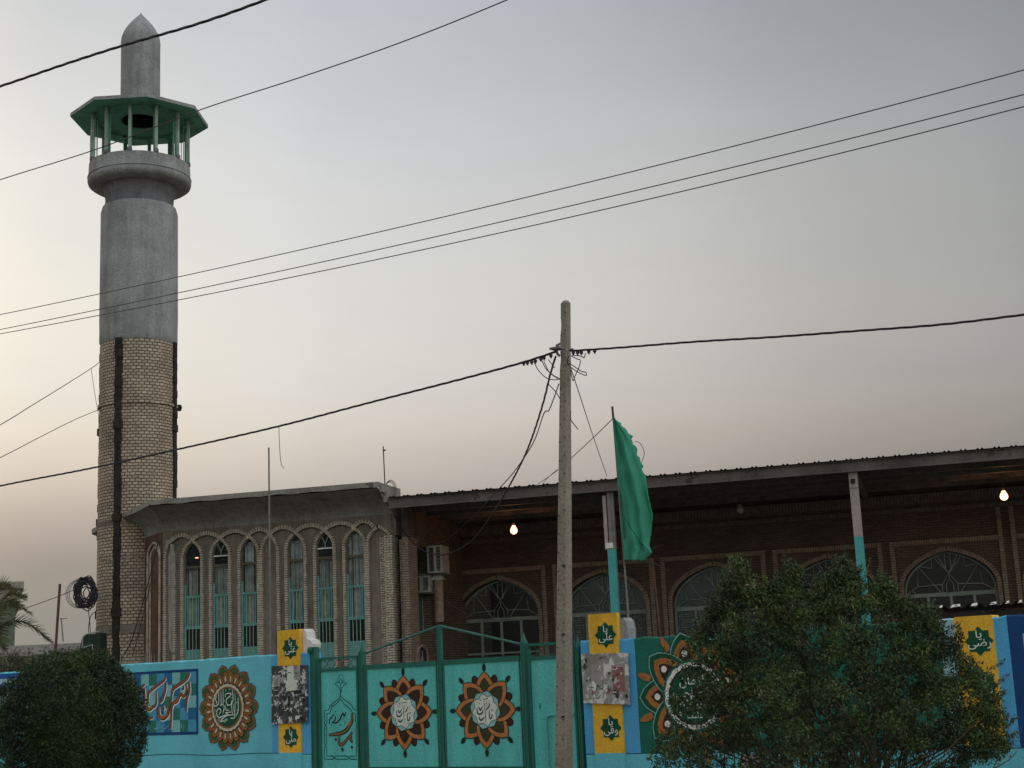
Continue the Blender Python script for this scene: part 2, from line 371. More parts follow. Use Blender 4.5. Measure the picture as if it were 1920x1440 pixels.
class Frame:
    """a vertical plane frame: local x runs right along it, local y goes into its depth"""
    def __init__(s, o, a):
        s.o = Vector((o[0], o[1], 0)); s.a = a; s.X = Vector((math.cos(a), -math.sin(a), 0)); s.Y = Vector((math.sin(a), math.cos(a), 0)); s.rz = -a
    def P(s, px, py, y=0.0):
        d = ray(px, py); t = (y - (EYE-s.o).dot(s.Y))/d.dot(s.Y); h = EYE+d*t-s.o
        return h.dot(s.X), h.z
    def x(s, px, py, y=0.0): return s.P(px, py, y)[0]
    def z(s, px, py, y=0.0): return s.P(px, py, y)[1]
    def loc(s, v): h = Vector(v)-s.o; return Vector((h.dot(s.X), h.dot(s.Y), v[2]))
    def world(s, x, y, z): return s.o+s.X*x+s.Y*y+Vector((0, 0, z))
ALPHA, BETA = 0.625, 0.2731
_o = at(830, 1283, 21.2); W = Frame(_o, ALPHA)
_o = at(520, 1299, 31.7); M = Frame(_o, BETA)

# ================================================================ setting
g = MB(); g.face([(-900, -300, 0), (900, -300, 0), (900, 1500, 0), (-900, 1500, 0)]); tag(g.build('ground', 'ground'), kind='structure')
def strip(name, mat, y0, y1, z0, z1):
    m = MB(); m.box(-60, 60, y0, y1, z0, z1); o = m.build(name, mat); o.location = W.o; o.rotation_euler = (0, 0, W.rz); tag(o, kind='structure'); return o
strip('road', 'asphalt', -22, -5.2, -.05, .004)
strip('kerb', 'kerb_stone', -5.2, -5.02, -.05, .14)
strip('pavement', 'paving', -5.02, -.3, -.05, .10)

# ================================================================ minaret
mc = at(257.5, 1000, 34.4)
def mz(py, px=258):   # height on the axis
    d = ray(px, py); k = Vector((mc.x, mc.y)).length/Vector((d.x, d.y)).length; return EYE.z+d.z*k
def mr_(wpx, z):      # radius for a full width in pixels at height z
    d = Vector((mc.x, mc.y, z))-EYE; return wpx/2*d.dot(_fw)/F
mi = thing('minaret', 'tall round minaret, brick below and grey cement above, with an open gallery and pointed cap', 'minaret', (mc.x, mc.y, 0))
zb = mz(648); zt = mz(400); zn = mz(362); zd0 = mz(352); zd1 = mz(314)
rb = mr_(141, zb); rs = mr_(141, zt)
b = MB(); b.lathe([(rb*1.005, 0), (rb*1.0, zb*.5), (rb*.985, zb)], 64); b.build('brick_shaft', 'minaret_brick', mi, smooth=True)
b = MB(); b.lathe([(rb*.985, zb-.02), (rb*1.012, zb+.04), (rb*1.012, zb+.3), (rs*1.0, zb+.6), (rs*.995, zt-.05), (rs*.955, zt+.09), (rs*.86, zt+.11)], 64); b.build('plaster_shaft', 'cement', mi, smooth=True)
rn = mr_(123, zn); rd = mr_(189, zd0)
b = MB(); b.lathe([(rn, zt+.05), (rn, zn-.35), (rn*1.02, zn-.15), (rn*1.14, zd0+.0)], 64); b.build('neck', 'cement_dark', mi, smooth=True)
# gallery drum
b = MB(); b.use('cement'); hz = zd1-zd0
b.lathe([(rn*1.1, zd0-.04), (rd*.93, zd0-.02), (rd*.985, zd0+.03), (rd, zd0+.1), (rd*.99, zd0+.33*hz), (rd*1.005, zd0+.36*hz), (rd*.985, zd0+.42*hz), (rd*.975, zd1), (rd*.88, zd1), (rd*.88, zd0+.12), (0, zd0+.12)], 64)
b.build('gallery_drum', None, mi, smooth=True)
# roof plate
zr = mz(229); rr = mr_(252, zr)
NV = 8; a0 = R(20) ; TH = .085
rh = mr_(70, zr)*1.0
rf = MB()
def ov(k, r, z): t = a0+R(45)*k; return (r*math.cos(t), r*math.sin(t), z)
for k in range(NV):
    rf.use('cement')
    rf.face([ov(k, rr, zr), ov(k+1, rr, zr), ov(k+1, rr*1.0, zr+TH), ov(k, rr*1.0, zr+TH)])
    rf.face([ov(k, rr, zr+TH), ov(k+1, rr, zr+TH), ov(k+1, rh, zr+TH+.16), ov(k, rh, zr+TH+.16)])
    rf.use('green_paint')
    for q in range(4):
        f0, f1 = q/4, (q+1)/4
        def on(k, f, r, z):
            A, B = Vector(ov(k, r, z)), Vector(ov(k+1, r, z)); return tuple(A.lerp(B, f))
        def oc(k, f, z):
            v = Vector(on(k, f, 1, 0)); v.z = 0; v.normalize(); return (v.x*rh*.95, v.y*rh*.95, z)
        rf.face([on(k, f0, rr, zr), on(k, f1, rr, zr), on(k, f1, rr*.9, zr+.005), on(k, f0, rr*.9, zr+.005)])
        rf.face([on(k, f0, rr*.9, zr+.005), on(k, f1, rr*.9, zr+.005), oc(k, f1, zr+.03), oc(k, f0, zr+.03)])
rf.build('gallery_roof', None, mi)
# spire: hollow inside
zs0 = zr+TH; rsp = mr_(72, mz(130)); zt_ = mz(25); zs1 = mz(83)
H = zt_-zs1
prof = [(rsp*.93, zr+.02), (rsp*.93, zs1), (rsp*.5, zs1+.6*H), (0.0, zt_-.25)]
b = MB(); b.use('tie_dark'); b.lathe(prof, 40); b.use('cement')
b.lathe([(rsp, zr+.02), (rsp*.995, zs1-.1), (rsp*1.01, zs1), (rsp*.98, zs1+.17*H), (rsp*.90, zs1+.31*H), (rsp*.77, zs1+.46*H), (rsp*.59, zs1+.61*H), (rsp*.40, zs1+.75*H), (rsp*.18, zs1+.89*H), (rsp*.05, zs1+.97*H), (rsp*.03, zs1+1.0*H), (0, zt_+.04)], 48)
b.build('spire', None, mi, smooth=True)
# gallery columns with haunches
for k in range(12):
    t = R(30*k+3); x, y = rd*.955*math.cos(t), rd*.955*math.sin(t)
    b = MB(); hw = .032
    tx, ty = -math.sin(t), math.cos(t)
    b.use('pale_green'); b.obox((x, y, (zd1+zr)/2), (tx*hw, ty*hw, 0), (math.cos(t)*hw, math.sin(t)*hw, 0), (0, 0, (zr-zd1)/2))
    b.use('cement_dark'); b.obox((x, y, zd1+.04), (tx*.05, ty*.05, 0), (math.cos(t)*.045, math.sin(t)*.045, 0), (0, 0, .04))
    b.build('gallery_column', None, mi)
# inner beam ring with rounded haunches (the arcade behind the columns)
b = MB(); b.use('green_paint'); ri, NS = rd*.90, 240
H2 = zr-zd1
def foot(t):
    e = abs(((math.degrees(t)-3) % 30)-15); e = 15-e        # degrees from the nearest pier
    if e < 1.8: return zd1-.1
    s_ = min(1, (e-1.8)/4.5); return zr-.04-(1-math.sqrt(max(0, 1-(1-s_)**2)))*.17
for k in range(NS):
    t0, t1 = 2*math.pi*k/NS, 2*math.pi*(k+1)/NS; z0, z1 = foot(t0), foot(t1)
    if abs(z0-z1) > .4: z0 = z1 = max(z0, z1)
    b.use('green_paint')
    for rr_ in (ri, ri*.95):
        b.face([(rr_*math.cos(t0), rr_*math.sin(t0), z0), (rr_*math.cos(t1), rr_*math.sin(t1), z1), (rr_*math.cos(t1), rr_*math.sin(t1), zr+.02), (rr_*math.cos(t0), rr_*math.sin(t0), zr+.02)])
    b.face([(ri*math.cos(t0), ri*math.sin(t0), z0), (ri*math.cos(t1), ri*math.sin(t1), z1), (ri*.95*math.cos(t1), ri*.95*math.sin(t1), z1), (ri*.95*math.cos(t0), ri*.95*math.sin(t0), z0)])
b.build('gallery_arcade', None, mi)
# vertical ties in the brick shaft
for k, deg in enumerate((300, 29, 120, 210)):
    aim = math.degrees(math.atan2(-mc.y, -mc.x))
    t = R(aim)+R({0: -29.5, 1: 68, 2: 160, 3: 250}[k]); b = MB(); n = 60
    for i in range(n):
        z0, z1 = zb*i/n, zb*(i+1)/n; wv = .085+rnd.uniform(-.012, .012); r_ = rb+.03+rnd.uniform(-.008, .008)
        if i % 13 == 8: wv += .03; r_ += .02
        tx, ty = -math.sin(t), math.cos(t); c, s = math.cos(t), math.sin(t); o = rnd.uniform(-.008, .008)
        b.obox((c*(r_-.05)+tx*o, s*(r_-.05)+ty*o, (z0+z1)/2), (tx*wv, ty*wv, 0), (c*.055, s*.055, 0), (0, 0, (z1-z0)/2+.004))
    b.build('vertical_tie', 'tie_dark', mi)
# ring bands
for py, hh, pr in ((765, .05, .025), (985, .07, .012), (1182, .10, .012)):
    z = mz(py); b = MB(); b.lathe([(rb*.99, z-hh), (rb+pr, z-hh+.01), (rb+pr, z+hh-.01), (rb*.99, z+hh)], 64); b.build('ring_band', 'plaster_grey' if py > 900 else 'minaret_brick', mi, smooth=True)
b = MB()
z = mz(765); t = R(math.degrees(math.atan2(-mc.y, -mc.x))+88)
b.lathe([(0, z-.09), (.05, z-.07), (.07, z), (.05, z+.07), (0, z+.08)], 10, ((rb+.05)*math.cos(t), (rb+.05)*math.sin(t))); b.build('band_clamp', 'tie_dark', mi)
# relief pattern of small bricks
z = mz(1050); b = MB(); tA = math.atan2(-mc.y, -mc.x)
for k in range(-11, 9):
    t = tA+R(k*6.2)
    for dz, ww in ((0, .028), (.04, .012), (-.04, .03), (.075, .028)):
        if rnd.random() < .78:
            c, s = math.cos(t), math.sin(t); b.obox((c*(rb+.005), s*(rb+.005), z+dz), (-s*ww, c*ww, 0), (c*.02, s*.02, 0), (0, 0, .013))
b.build('relief_brick_band', 'buff_brick', mi)

# ================================================================ mosque
mo = thing('mosque', 'low brick mosque with a row of pointed turquoise windows and a deep sheet-roofed porch', 'mosque', M.o, M.rz)
def pointed(x0, x1, zs, zp, n=10, flat=1.0):
    """points of a pointed arch from (x0,zs) over the apex to (x1,zs)"""
    w_ = (x1-x0)/2; h = zp-zs; cx = (x0+x1)/2
    if h > w_: 
        r = (h*h+w_*w_)/(2*w_); L = []
        tm = math.asin(min(1, h/r))
        for i in range(n+1):
            t = tm*i/n; L.append((x0+r-r*math.cos(t), zs+r*math.sin(t)))
    else:      # four-centred: quick shoulder, flatter crown
        L = []
        for i in range(n+1):
            t = i/n; a = t*math.pi/2; L.append((cx-w_*math.cos(a)**1.12, zs+h*(math.sin(a)**.92*.90+.10*t**3)))
    L[-1] = (cx, zp)
    return L + [(2*cx-x, z) for x, z in reversed(L[:-1])]
def arch_wall(mb, x0, x1, z0, z1, y, ops, dep, mat, revmat=None):
    """wall face from x0..x1 with openings [(xa,xb,zbottom,zspring,zapex)] and their reveals"""
    mb.use(mat); x = x0
    Q = lambda a, b_, c, d: mb.face([(a, y, c), (b_, y, c), (b_, y, d), (a, y, d)])
    for xa, xb, zbt, zs, zp in ops:
        mb.use(mat)
        if xa > x: Q(x, xa, z0, z1)
        if zbt > z0: Q(xa, xb, z0, zbt)
        pts = pointed(xa, xb, zs, zp)
        for (ax, az_), (bx, bz) in zip(pts, pts[1:]):
            mb.face([(ax, y, az_), (bx, y, bz), (bx, y, z1), (ax, y, z1)])
        mb.use(revmat or mat); path = [(xa, zbt)]+pts+[(xb, zbt)]
        for (ax, az_), (bx, bz) in zip(path, path[1:]): mb.face([(ax, y, az_), (bx, y, bz), (bx, y+dep, bz), (ax, y+dep, az_)])
        mb.face([(xa, y, zbt), (xb, y, zbt), (xb, y+dep, zbt), (xa, y+dep, zbt)])
        x = xb
    mb.use(mat)
    if x1 > x: Q(x, x1, z0, z1)
def brick_path(mb, pts, width, y0, y1, pitch, gap=.010, jit=.004, mat='buff_brick', side=0.0, mm='mortar'):
    """a course of separate bricks laid along a path of (x,z); width is across the path"""
    L = [0.0]
    for a, c in zip(pts, pts[1:]): L.append(L[-1]+math.hypot(c[0]-a[0], c[1]-a[1]))
    n = max(1, round(L[-1]/pitch)); i = 0
    for k in range(n):
        s = (k+.5)*L[-1]/n
        while i < len(L)-2 and L[i+1] < s: i += 1
        a, c = pts[i], pts[i+1]; t = (s-L[i])/max(1e-9, L[i+1]-L[i]); d = Vector((c[0]-a[0], 0, c[1]-a[1])).normalized(); nn = Vector((-d.z, 0, d.x))
        p = Vector((a[0]+(c[0]-a[0])*t, 0, a[1]+(c[1]-a[1])*t))+nn*side
        j = rnd.uniform(-jit, jit); h = L[-1]/n/2
        mb.use(mat); ww = width/2*rnd.uniform(.93, 1.0)
        mb.obox((p.x, (y0+y1)/2+j, p.z), d*(h-gap/2), (0, (y1-y0)/2, 0), nn*ww)
    mb.use(mm)
    for a, c in zip(pts, pts[1:]):
        d = Vector((c[0]-a[0], 0, c[1]-a[1])); ln = d.length
        if ln < 1e-6: continue
        d.normalize(); nn = Vector((-d.z, 0, d.x)); cc = Vector(((a[0]+c[0])/2, 0, (a[1]+c[1])/2))+nn*side
        mb.obox((cc.x, (y0+y1)/2+.011, cc.z), d*(ln/2+.002), (0, (y1-y0)/2-.006, 0), nn*(width/2*.9))

ZX = lambda zx: 220+zx/3.4286
ZY = lambda zy: 860+zy/3.4286
zE = M.z(520, 917, -1.0)                      # eave top
eR = M.loc(hitz(708, 903, zE)); eL = M.loc(hitz(279, 938, zE)); eT = M.loc(hitz(172, 992, zE))
xL = M.x(305, 1100); xR = M.x(739, 1100); xS = M.x(768, 1100)
YP = 3.6
# levels in metres read at the first window
lv = lambda zy, zx=480, y=.08: M.z(ZX(zx), ZY(zy), y)
Zs, Zp = lv(640), lv(541)
Zbot = lv(1300)-.35
zfield = M.z(ZX(845), ZY(495))+.24            # where the cove starts
zap = M.z(ZX(845), ZY(495))                   # outer apex of window arches
zpk = zap+M.z(ZX(750), ZY(466))-M.z(ZX(750), ZY(492))
apx = [M.x(ZX(v), 1010) for v in (345, 480, 660, 845, 980, 1145, 1335, 1525, 1640)]
wins = [(425, 535), (608, 715), (792, 900), (935, 1025), (1095, 1200), (1280, 1390), (1470, 1590)]
kinds = ['w', 'w', 'w', 'blank', 'w', 'w', 'w']
ops = [(M.x(ZX(a), 1100), M.x(ZX(c), 1100)) for a, c in wins]
# --- hall wall: recessed plaster plane at y=.12
hw = MB()
oo = [(a, c, Zbot, Zs, Zp) for (a, c), k in zip(ops, kinds) if k == 'w']
arch_wall(hw, xL, xR, 0, zfield, .065, oo, .03, 'plaster_grey')
# upper field with a scalloped lower edge, standing 12 cm proud
hw.use('plaster_grey')
edge = []
sc_pts = [(xL, zap-.18)] + [(xL, zap-.02)]
for a, c in zip(apx, apx[1:]):
    n = 12
    for i in range(n+1):
        t = i/n; e = abs(2*t-1); z = zap-.05+(zpk-zap+.05)*(1-e**2.1)*(.86)+(zpk-zap)*.14*(1-e)
        edge.append((a+(c-a)*t, z))
edge = [(xL, zap-.25), (xL+(apx[0]-xL)*.4, zap-.06)]+edge+[(apx[-1]+.12, zap+.02), (xR-.25, zap-.12), (xR-.02, zap-.2)]
for (ax, az_), (bx, bz) in zip(edge, edge[1:]):
    if bx-ax > 1e-5:
        hw.face([(ax, 0, az_), (bx, 0, bz), (bx, 0, zfield), (ax, 0, zfield)])
        hw.face([(ax, 0, az_), (bx, 0, bz), (bx, .065, bz), (ax, .065, az_)])
# angled wall behind the minaret, back and side walls
A2 = (xL-3.3, 3.1)
hw.use('plaster_red'); hw.face([(xL, .0, 0), (A2[0], A2[1], 0), (A2[0], A2[1], zE-.1), (xL, .0, zE-.1)])
hw.use('side_brick'); hw.face([(A2[0], A2[1], 0), (A2[0], 10, 0), (A2[0], 10, zE-.1), (A2[0], A2[1], zE-.1)])
hw.face([(A2[0], 10, 0), (xS, 10, 0), (xS, 10, zE-.1), (A2[0], 10, zE-.1)])
hw.face([(xS, YP, 0), (xS, 10, 0), (xS, 10, zE-.1), (xS, YP, zE-.1)])
hw.build('hall_wall', None, mo)
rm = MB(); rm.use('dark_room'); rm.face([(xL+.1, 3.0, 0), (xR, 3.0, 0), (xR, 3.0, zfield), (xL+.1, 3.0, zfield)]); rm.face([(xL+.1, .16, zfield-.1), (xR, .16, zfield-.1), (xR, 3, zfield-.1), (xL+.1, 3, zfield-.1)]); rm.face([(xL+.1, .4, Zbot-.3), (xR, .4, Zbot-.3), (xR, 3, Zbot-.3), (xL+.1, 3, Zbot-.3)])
rm.build('hall_room_lining', None, mo)
# --- scallop edging of soldier bricks
sb = MB(); brick_path(sb, edge[1:-3], .085, -.016, .03, .056, .013, side=.045); sb.build('scalloped_brick_edging', None, mo)
# --- brick arches with jambs
def arch_frame(xa, xb, bot, fw_=.066, y0=-.02, y1=.07, mat='buff_brick', zs=None, zp=None, pitch=.05, name='brick_arch'):
    zs = zs or Zs; zp = zp or Zp
    pts = [(xa, bot), (xa, zs)]+pointed(xa, xb, zs, zp)[1:-1]+[(xb, zs), (xb, bot)]
    q = MB(); brick_path(q, pts, fw_, y0, y1, pitch, .012, side=fw_/2, mat=mat); return q.build(name, None, mo)
for (a, c), k in zip(ops, kinds): arch_frame(a, c, Zbot)
bl = M.x(ZX(318), 1100), M.x(ZX(352), 1100)
arch_frame(bl[0]-.02, bl[1]+.02, Zbot)
q = MB(); q.prism([(bl[0]+.02, Zbot+.75), (bl[0]+.05, Zbot+.62), (bl[0]+.10, Zbot+.55), (bl[1]-.04, Zbot+.8), (bl[1]-.02, Zbot+1.3), (bl[1]+.01, Zs-.02), ((bl[0]+bl[1])/2, Zp-.03), (bl[0]+.0, Zs+.05)], .052, .066); q.build('blank_niche_plaster', 'far_slab', mo)
hx = M.x(ZX(1622), 1100)
arch_frame(hx, hx+.48, Zbot)
# raised recess of the blank bay and first angled niche
# --- windows
def hall_window(i, xa, xb):
    y = .05; t = .035; w_ = xb-xa; cx = (xa+xb)/2
    zT = [lv(v) for v in (700, 810, 888, 1083, 1102, 1235)]
    f = MB()
    def bar(x0, x1, z0, z1, yy=y, d=.03): f.box(x0, x1, yy, yy+d, z0, z1)
    f.use('bare_frame')
    for s in (xa+.005, xb-.005-t): bar(s, s+t, zT[1], Zs)
    bar(xa+.005, xb-.005, zT[0]-.03, zT[0]+.03, y-.003)
    f.box(xa+t, xb-t, y+.002, y+.028, zT[1]+.02, zT[0]-.03) if False else None
    arc = pointed(xa+.012, xb-.012, Zs, Zp-.02)
    f.tube([(x, y+.01, z) for x, z in arc], .018, 5)
    f.use('turquoise')
    for s in (xa+.005, xb-.005-t): bar(s, s+t, Zbot, zT[1])
    bar(xa+t, xb-t, zT[2]-.025, zT[2]+.02, y-.004)
    bar(xa+t, xb-t, zT[3]-.045, zT[3]+.02, y-.004)
    bar(xa+t, xb-t, zT[5]-.03, zT[5]+.02, y-.004)
    bar(xa+t, xb-t, Zbot, zT[5]-.03, y+.004)
    # inner sash stiles
    for s in (xa+t+.03, xb-t-.03-.022): bar(s, s+.022, zT[3]+.02, zT[2]-.025, y-.002)
    f.use('pale_green')
    for k in (-1, 0, 1): f.tube([(cx+k*w_*.2, y-.02, Zbot+.1), (cx+k*w_*.2, y-.02, zT[2])], .008, 5)
    f.use('bare_frame')
    for k in (-1, 0, 1): f.tube([(cx+k*w_*.2, y-.02, zT[2]), (cx+k*w_*.2, y-.02, zT[0])], .007, 5)
    if i in (1, 4):
        f.use('white_paint'); bar(xa+.01, xb-.01, Zs-.01, Zs+.018, y-.004)
        f.use('grey_green')
        f.tube([(cx, y, Zs), (cx, y, Zs+.1), (xa+.08, y, Zs+.33)], .011, 5); f.tube([(cx, y, Zs+.1), (xb-.08, y, Zs+.33)], .011, 5)
    fr = f.build('window', None, mo)
    if i != 0: fr['label'] = 'tall pointed window with turquoise lower frame'
    g_ = MB(); pts = [(xa, Zbot+.3), (xb, Zbot+.3)]+list(reversed(pointed(xa, xb, Zs, Zp)))
    g_.poly([(x, y+.04, z) for x, z in pts]); g_.build('pane', 'pane', fr)
    c_ = MB(); n = 26; zc = lv((690, 690, 560, 575, 690, 560, 600)[i % 7]); zb_ = zT[4]+.02
    for k in range(n):
        u0, u1 = k/n, (k+1)/n; d0, d1 = [.09+.03*math.sin(u*38+i)+.015*math.sin(u*91) for u in (u0, u1)]
        if (i*7+k) % 13 == 4: continue
        c_.face([(xa-.05+(w_+.1)*u0, y+d0, zb_), (xa-.05+(w_+.1)*u1, y+d1, zb_), (xa-.05+(w_+.1)*u1, y+d1, zc), (xa-.05+(w_+.1)*u0, y+d0, zc)])
    c_.build('curtain', 'curtain', fr)
wi = 0
for (a, c), k in zip(ops, kinds):
    if k == 'w': hall_window(wi, a, c); wi += 1
# --- stepped brick piers at the right end of the hall
pz = M.z(ZX(1730), ZY(495))
def pier(x0, x1, y0, y1, top, name='brick_pier', bm='buff_brick'):
    p = MB(); n = round(top/.052); p.use(bm)
    for k in range(n):
        z = k*top/n; j = rnd.uniform(-.004, .004); mid = (x0+x1)/2+(.06 if k % 2 else -.06)*(x1-x0)/.3
        for u0, u1 in ((x0, mid-.005), (mid+.005, x1)):
            p.box(u0, u1, y0+j, y1, z+.006, z+top/n-.006)
    p.use('mortar'); p.box(x0+.01, x1-.01, y0+.02, y1-.01, 0, top-.01)
    return p.build(name, None, mo)
pier(M.x(713, 1100), M.x(724, 1100), .02, .3, pz-.02); pier(M.x(725, 1100), M.x(740, 1100), -.10, .3, pz)
pier(M.x(750, 1100), M.x(757.5, 1100), .03, .5, pz-.1, 'brick_pier', 'dull_brick'); pier(M.x(758, 1100), xS+.01, -.06, .5, pz-.06, 'brick_pier', 'dull_brick')  # duller brick colour carries the shade on this second pier
q = MB(); q.box(xR+.02, xS-.02, .45, .6, 0, zfield+.1); q.build('pier_backing', 'plaster_red', mo)
q = MB(); q.box(M.x(712, 1000), M.x(742, 1000), .03, .5, pz+.003, zE-.25); q.box(M.x(742, 1000)+.003, xS, .35, .5, pz-.05, zE-.25); q.build('pier_head_plaster', 'plaster_grey', mo)
# --- eave slab with cove
ev = MB(); zC_ = M.z(1300, 908, -.55)+.1
top = [Vector((eR.x, eR.y, 0)), Vector((eL.x, eL.y, 0)), Vector((eT.x, eT.y, 0)), Vector((eT.x, 10.4, 0)), Vector((eR.x-5.2, 10.4, 0))]
T = .11
ev.use('slab'); ev.poly([(p.x, p.y, zE) for p in top])
for a, c in zip(top, top[1:]+top[:1]):
    n = max(2, int((c-a).length/.35))
    for i in range(n):
        u, v = a.lerp(c, i/n), a.lerp(c, (i+1)/n)
        def bz(p, q=0): return zE-T-.012*math.sin(p.x*7+p.y*5)
        ev.face([(u.x, u.y, bz(u)), (v.x, v.y, bz(v)), (v.x, v.y, zE), (u.x, u.y, zE)])
inner = [Vector((eR.x, 0, 0)), Vector((xL, 0, 0)), Vector((A2[0], A2[1], 0)), Vector((A2[0], 10, 0)), Vector((eR.x-5, 10, 0))]
ev.use('cove_plaster')
for i in range(4):
    a, c, ia, ic = top[i], top[i+1], inner[i], inner[i+1]
    prev = None; st = 14
    for k in range(st+1):
        t = k/st; s = t**1.9; zz = (zfield-.003)+(zE-T-.02-zfield)*(1-(1-t)**1.25)
        pa, pc = ia.lerp(a, s), ic.lerp(c, s); z = zz
        if prev: ev.face([(prev[0].x, prev[0].y, prev[2]), (prev[1].x, prev[1].y, prev[2]), (pc.x, pc.y, z), (pa.x, pa.y, z)])
        prev = (pa, pc, z)
ev.use('slab')
# broken return at the right end
rx = eR.x
ev.poly([(rx, eR.y, zE), (rx, eR.y, zE-T), (rx, eR.y+.35, zE-T-.25), (rx, 0, zfield), (rx, .5, zfield), (rx, .5, zE)])
ev.box(rx+.002, rx+.05, eR.y+.12, -.3, zE-.20, zE-.03)
ev.box(rx+.004, rx+.09, eR.y+.3, -.2, zE-.40, zE-.17)
ev.use('plaster_grey'); ev.box(rx-3, xS+.02, .7, 10, zC_-.02, zC_+.1)
ev.build('eave_slab', None, mo)

# --- niche on the angled wall (seen next to the minaret)
ang = math.atan2(A2[1], A2[0]-xL)
nf = thing('x', None, None) ; bpy.data.objects.remove(nf)
def on_angled(u, dy, z):   # u metres from the corner along the angled wall, dy outwards
    d = Vector((A2[0]-xL, A2[1], 0)).normalized(); nn = Vector((-d.y, d.x, 0)); 
    if nn.y > 0: nn = -nn
    p = Vector((xL, 0, 0))+d*u+nn*dy; return (p.x, p.y, z)
an = MB(); an.use('buff_brick')
path = [(.12, 0), (.12, Zs+.15)]+pointed(.12, 1.0, Zs+.15, Zp+.1)[1:-1]+[(1.0, Zs+.15), (1.0, 0)]
for off in (0, .10):
    pth = [(x+(off if x < .56 else -off), z-off*.8 if z > Zs else z) for x, z in path]
    an.tube([on_angled(x, .03-off*.3, z) for x, z in pth], .028, 6)
an.build('angled_niche_arch', None, mo)

# ================================================================ porch
pe = -.55                                        # y of the roof edge
zFt = M.z(1300, 888, pe); zFb = M.z(1300, 908, pe)
px0 = M.x(729, 935, pe); px1 = M.x(2350, 800, pe)
# sheet roof with ribs
rs_ = MB(); x = px0; per = .30; prof = [(0, 0), (.05, 0), (.062, .022), (.085, .022), (.097, 0), (.13, 0), (.142, .022), (.165, .022), (.177, 0), (.30, 0)]
while x < px1:
    for (a, za), (c, zc) in zip(prof, prof[1:]):
        j0 = zFt+.01
        rs_.face([(x+a, pe-.12, j0+za), (x+c, pe-.12, j0+zc), (x+c, YP+.5, j0+zc+.12), (x+a, YP+.5, j0+za+.12)])
    x += per
rs_.build('porch_roof_sheet', 'sheet_metal', mo)
f = MB(); f.use('fascia'); n = 46
for i in range(n):
    a, c = px0+(px1-px0)*i/n, px0+(px1-px0)*(i+1)/n
    d = rnd.uniform(0, .004)
    f.box(a, c, pe-.01-d, pe+.03, zFb, zFt)
f.box(px0, px1, pe-.05, pe-.012, zFb-.006, zFb+.02); f.box(px0, px1, pe-.05, pe-.012, zFt-.02, zFt)
f.build('porch_fascia_beam', None, mo)
zC = zFb+.12
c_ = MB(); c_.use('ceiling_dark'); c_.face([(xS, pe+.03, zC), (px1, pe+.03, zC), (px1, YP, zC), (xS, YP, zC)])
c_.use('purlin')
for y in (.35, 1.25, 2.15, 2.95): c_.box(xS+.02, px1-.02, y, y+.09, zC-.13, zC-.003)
c_.build('porch_ceiling', None, mo)
for k in range(5):
    bx = M.x((1139, 1606, 2110, 1372, 1860)[k], 900, pe+.2)
    if k > 2: continue
    b = MB(); b.box(bx-.05, bx+.05, pe+.25, YP-.02, zC-.24, zC-.135); b.build('porch_beam', 'purlin', mo)
# back wall with five arched windows
pw = MB()
def PX(px, py=1100): return M.x(px, py, YP)
def PZ(px, py): return M.z(px, py, YP)
zTr = PZ(930, 1160.5); zAp = PZ(928, 1087); zSill = PZ(930, 1228)-.02; zRf = PZ(925, 1066)
wc = [(867, 999), (None, None), (None, None), (None, None), (1695, 1872)]
# evenly spaced bays
c1 = (PX(867)+PX(999))/2; c5 = (PX(1691, 1080)+PX(1870, 1080))/2; step = (c5-c1)/4; hwid = (PX(1870, 1080)-PX(1691, 1080))/2*.98
cs = [c1+step*k for k in range(6)]
ops2 = [(c-hwid, c+hwid, zSill, zTr+.12, zAp) for c in cs]
zwt = zC
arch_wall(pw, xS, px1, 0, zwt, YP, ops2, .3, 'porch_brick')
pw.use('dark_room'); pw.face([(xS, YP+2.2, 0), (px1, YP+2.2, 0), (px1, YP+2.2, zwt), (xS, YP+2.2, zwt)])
pw.build('porch_wall', None, mo)
ft = MB(); fz = PZ(1700, 958)
brick_path(ft, [(xS+.02, fz), (px1, fz)], .09, YP-.05, YP+.03, .06, .012, mat='frieze_brick')
brick_path(ft, [(xS+.02, fz+.24), (px1, fz+.24)], .22, YP-.10, YP+.03, .07, .014, mat='frieze_brick')
ft.build('brick_frieze', None, mo)
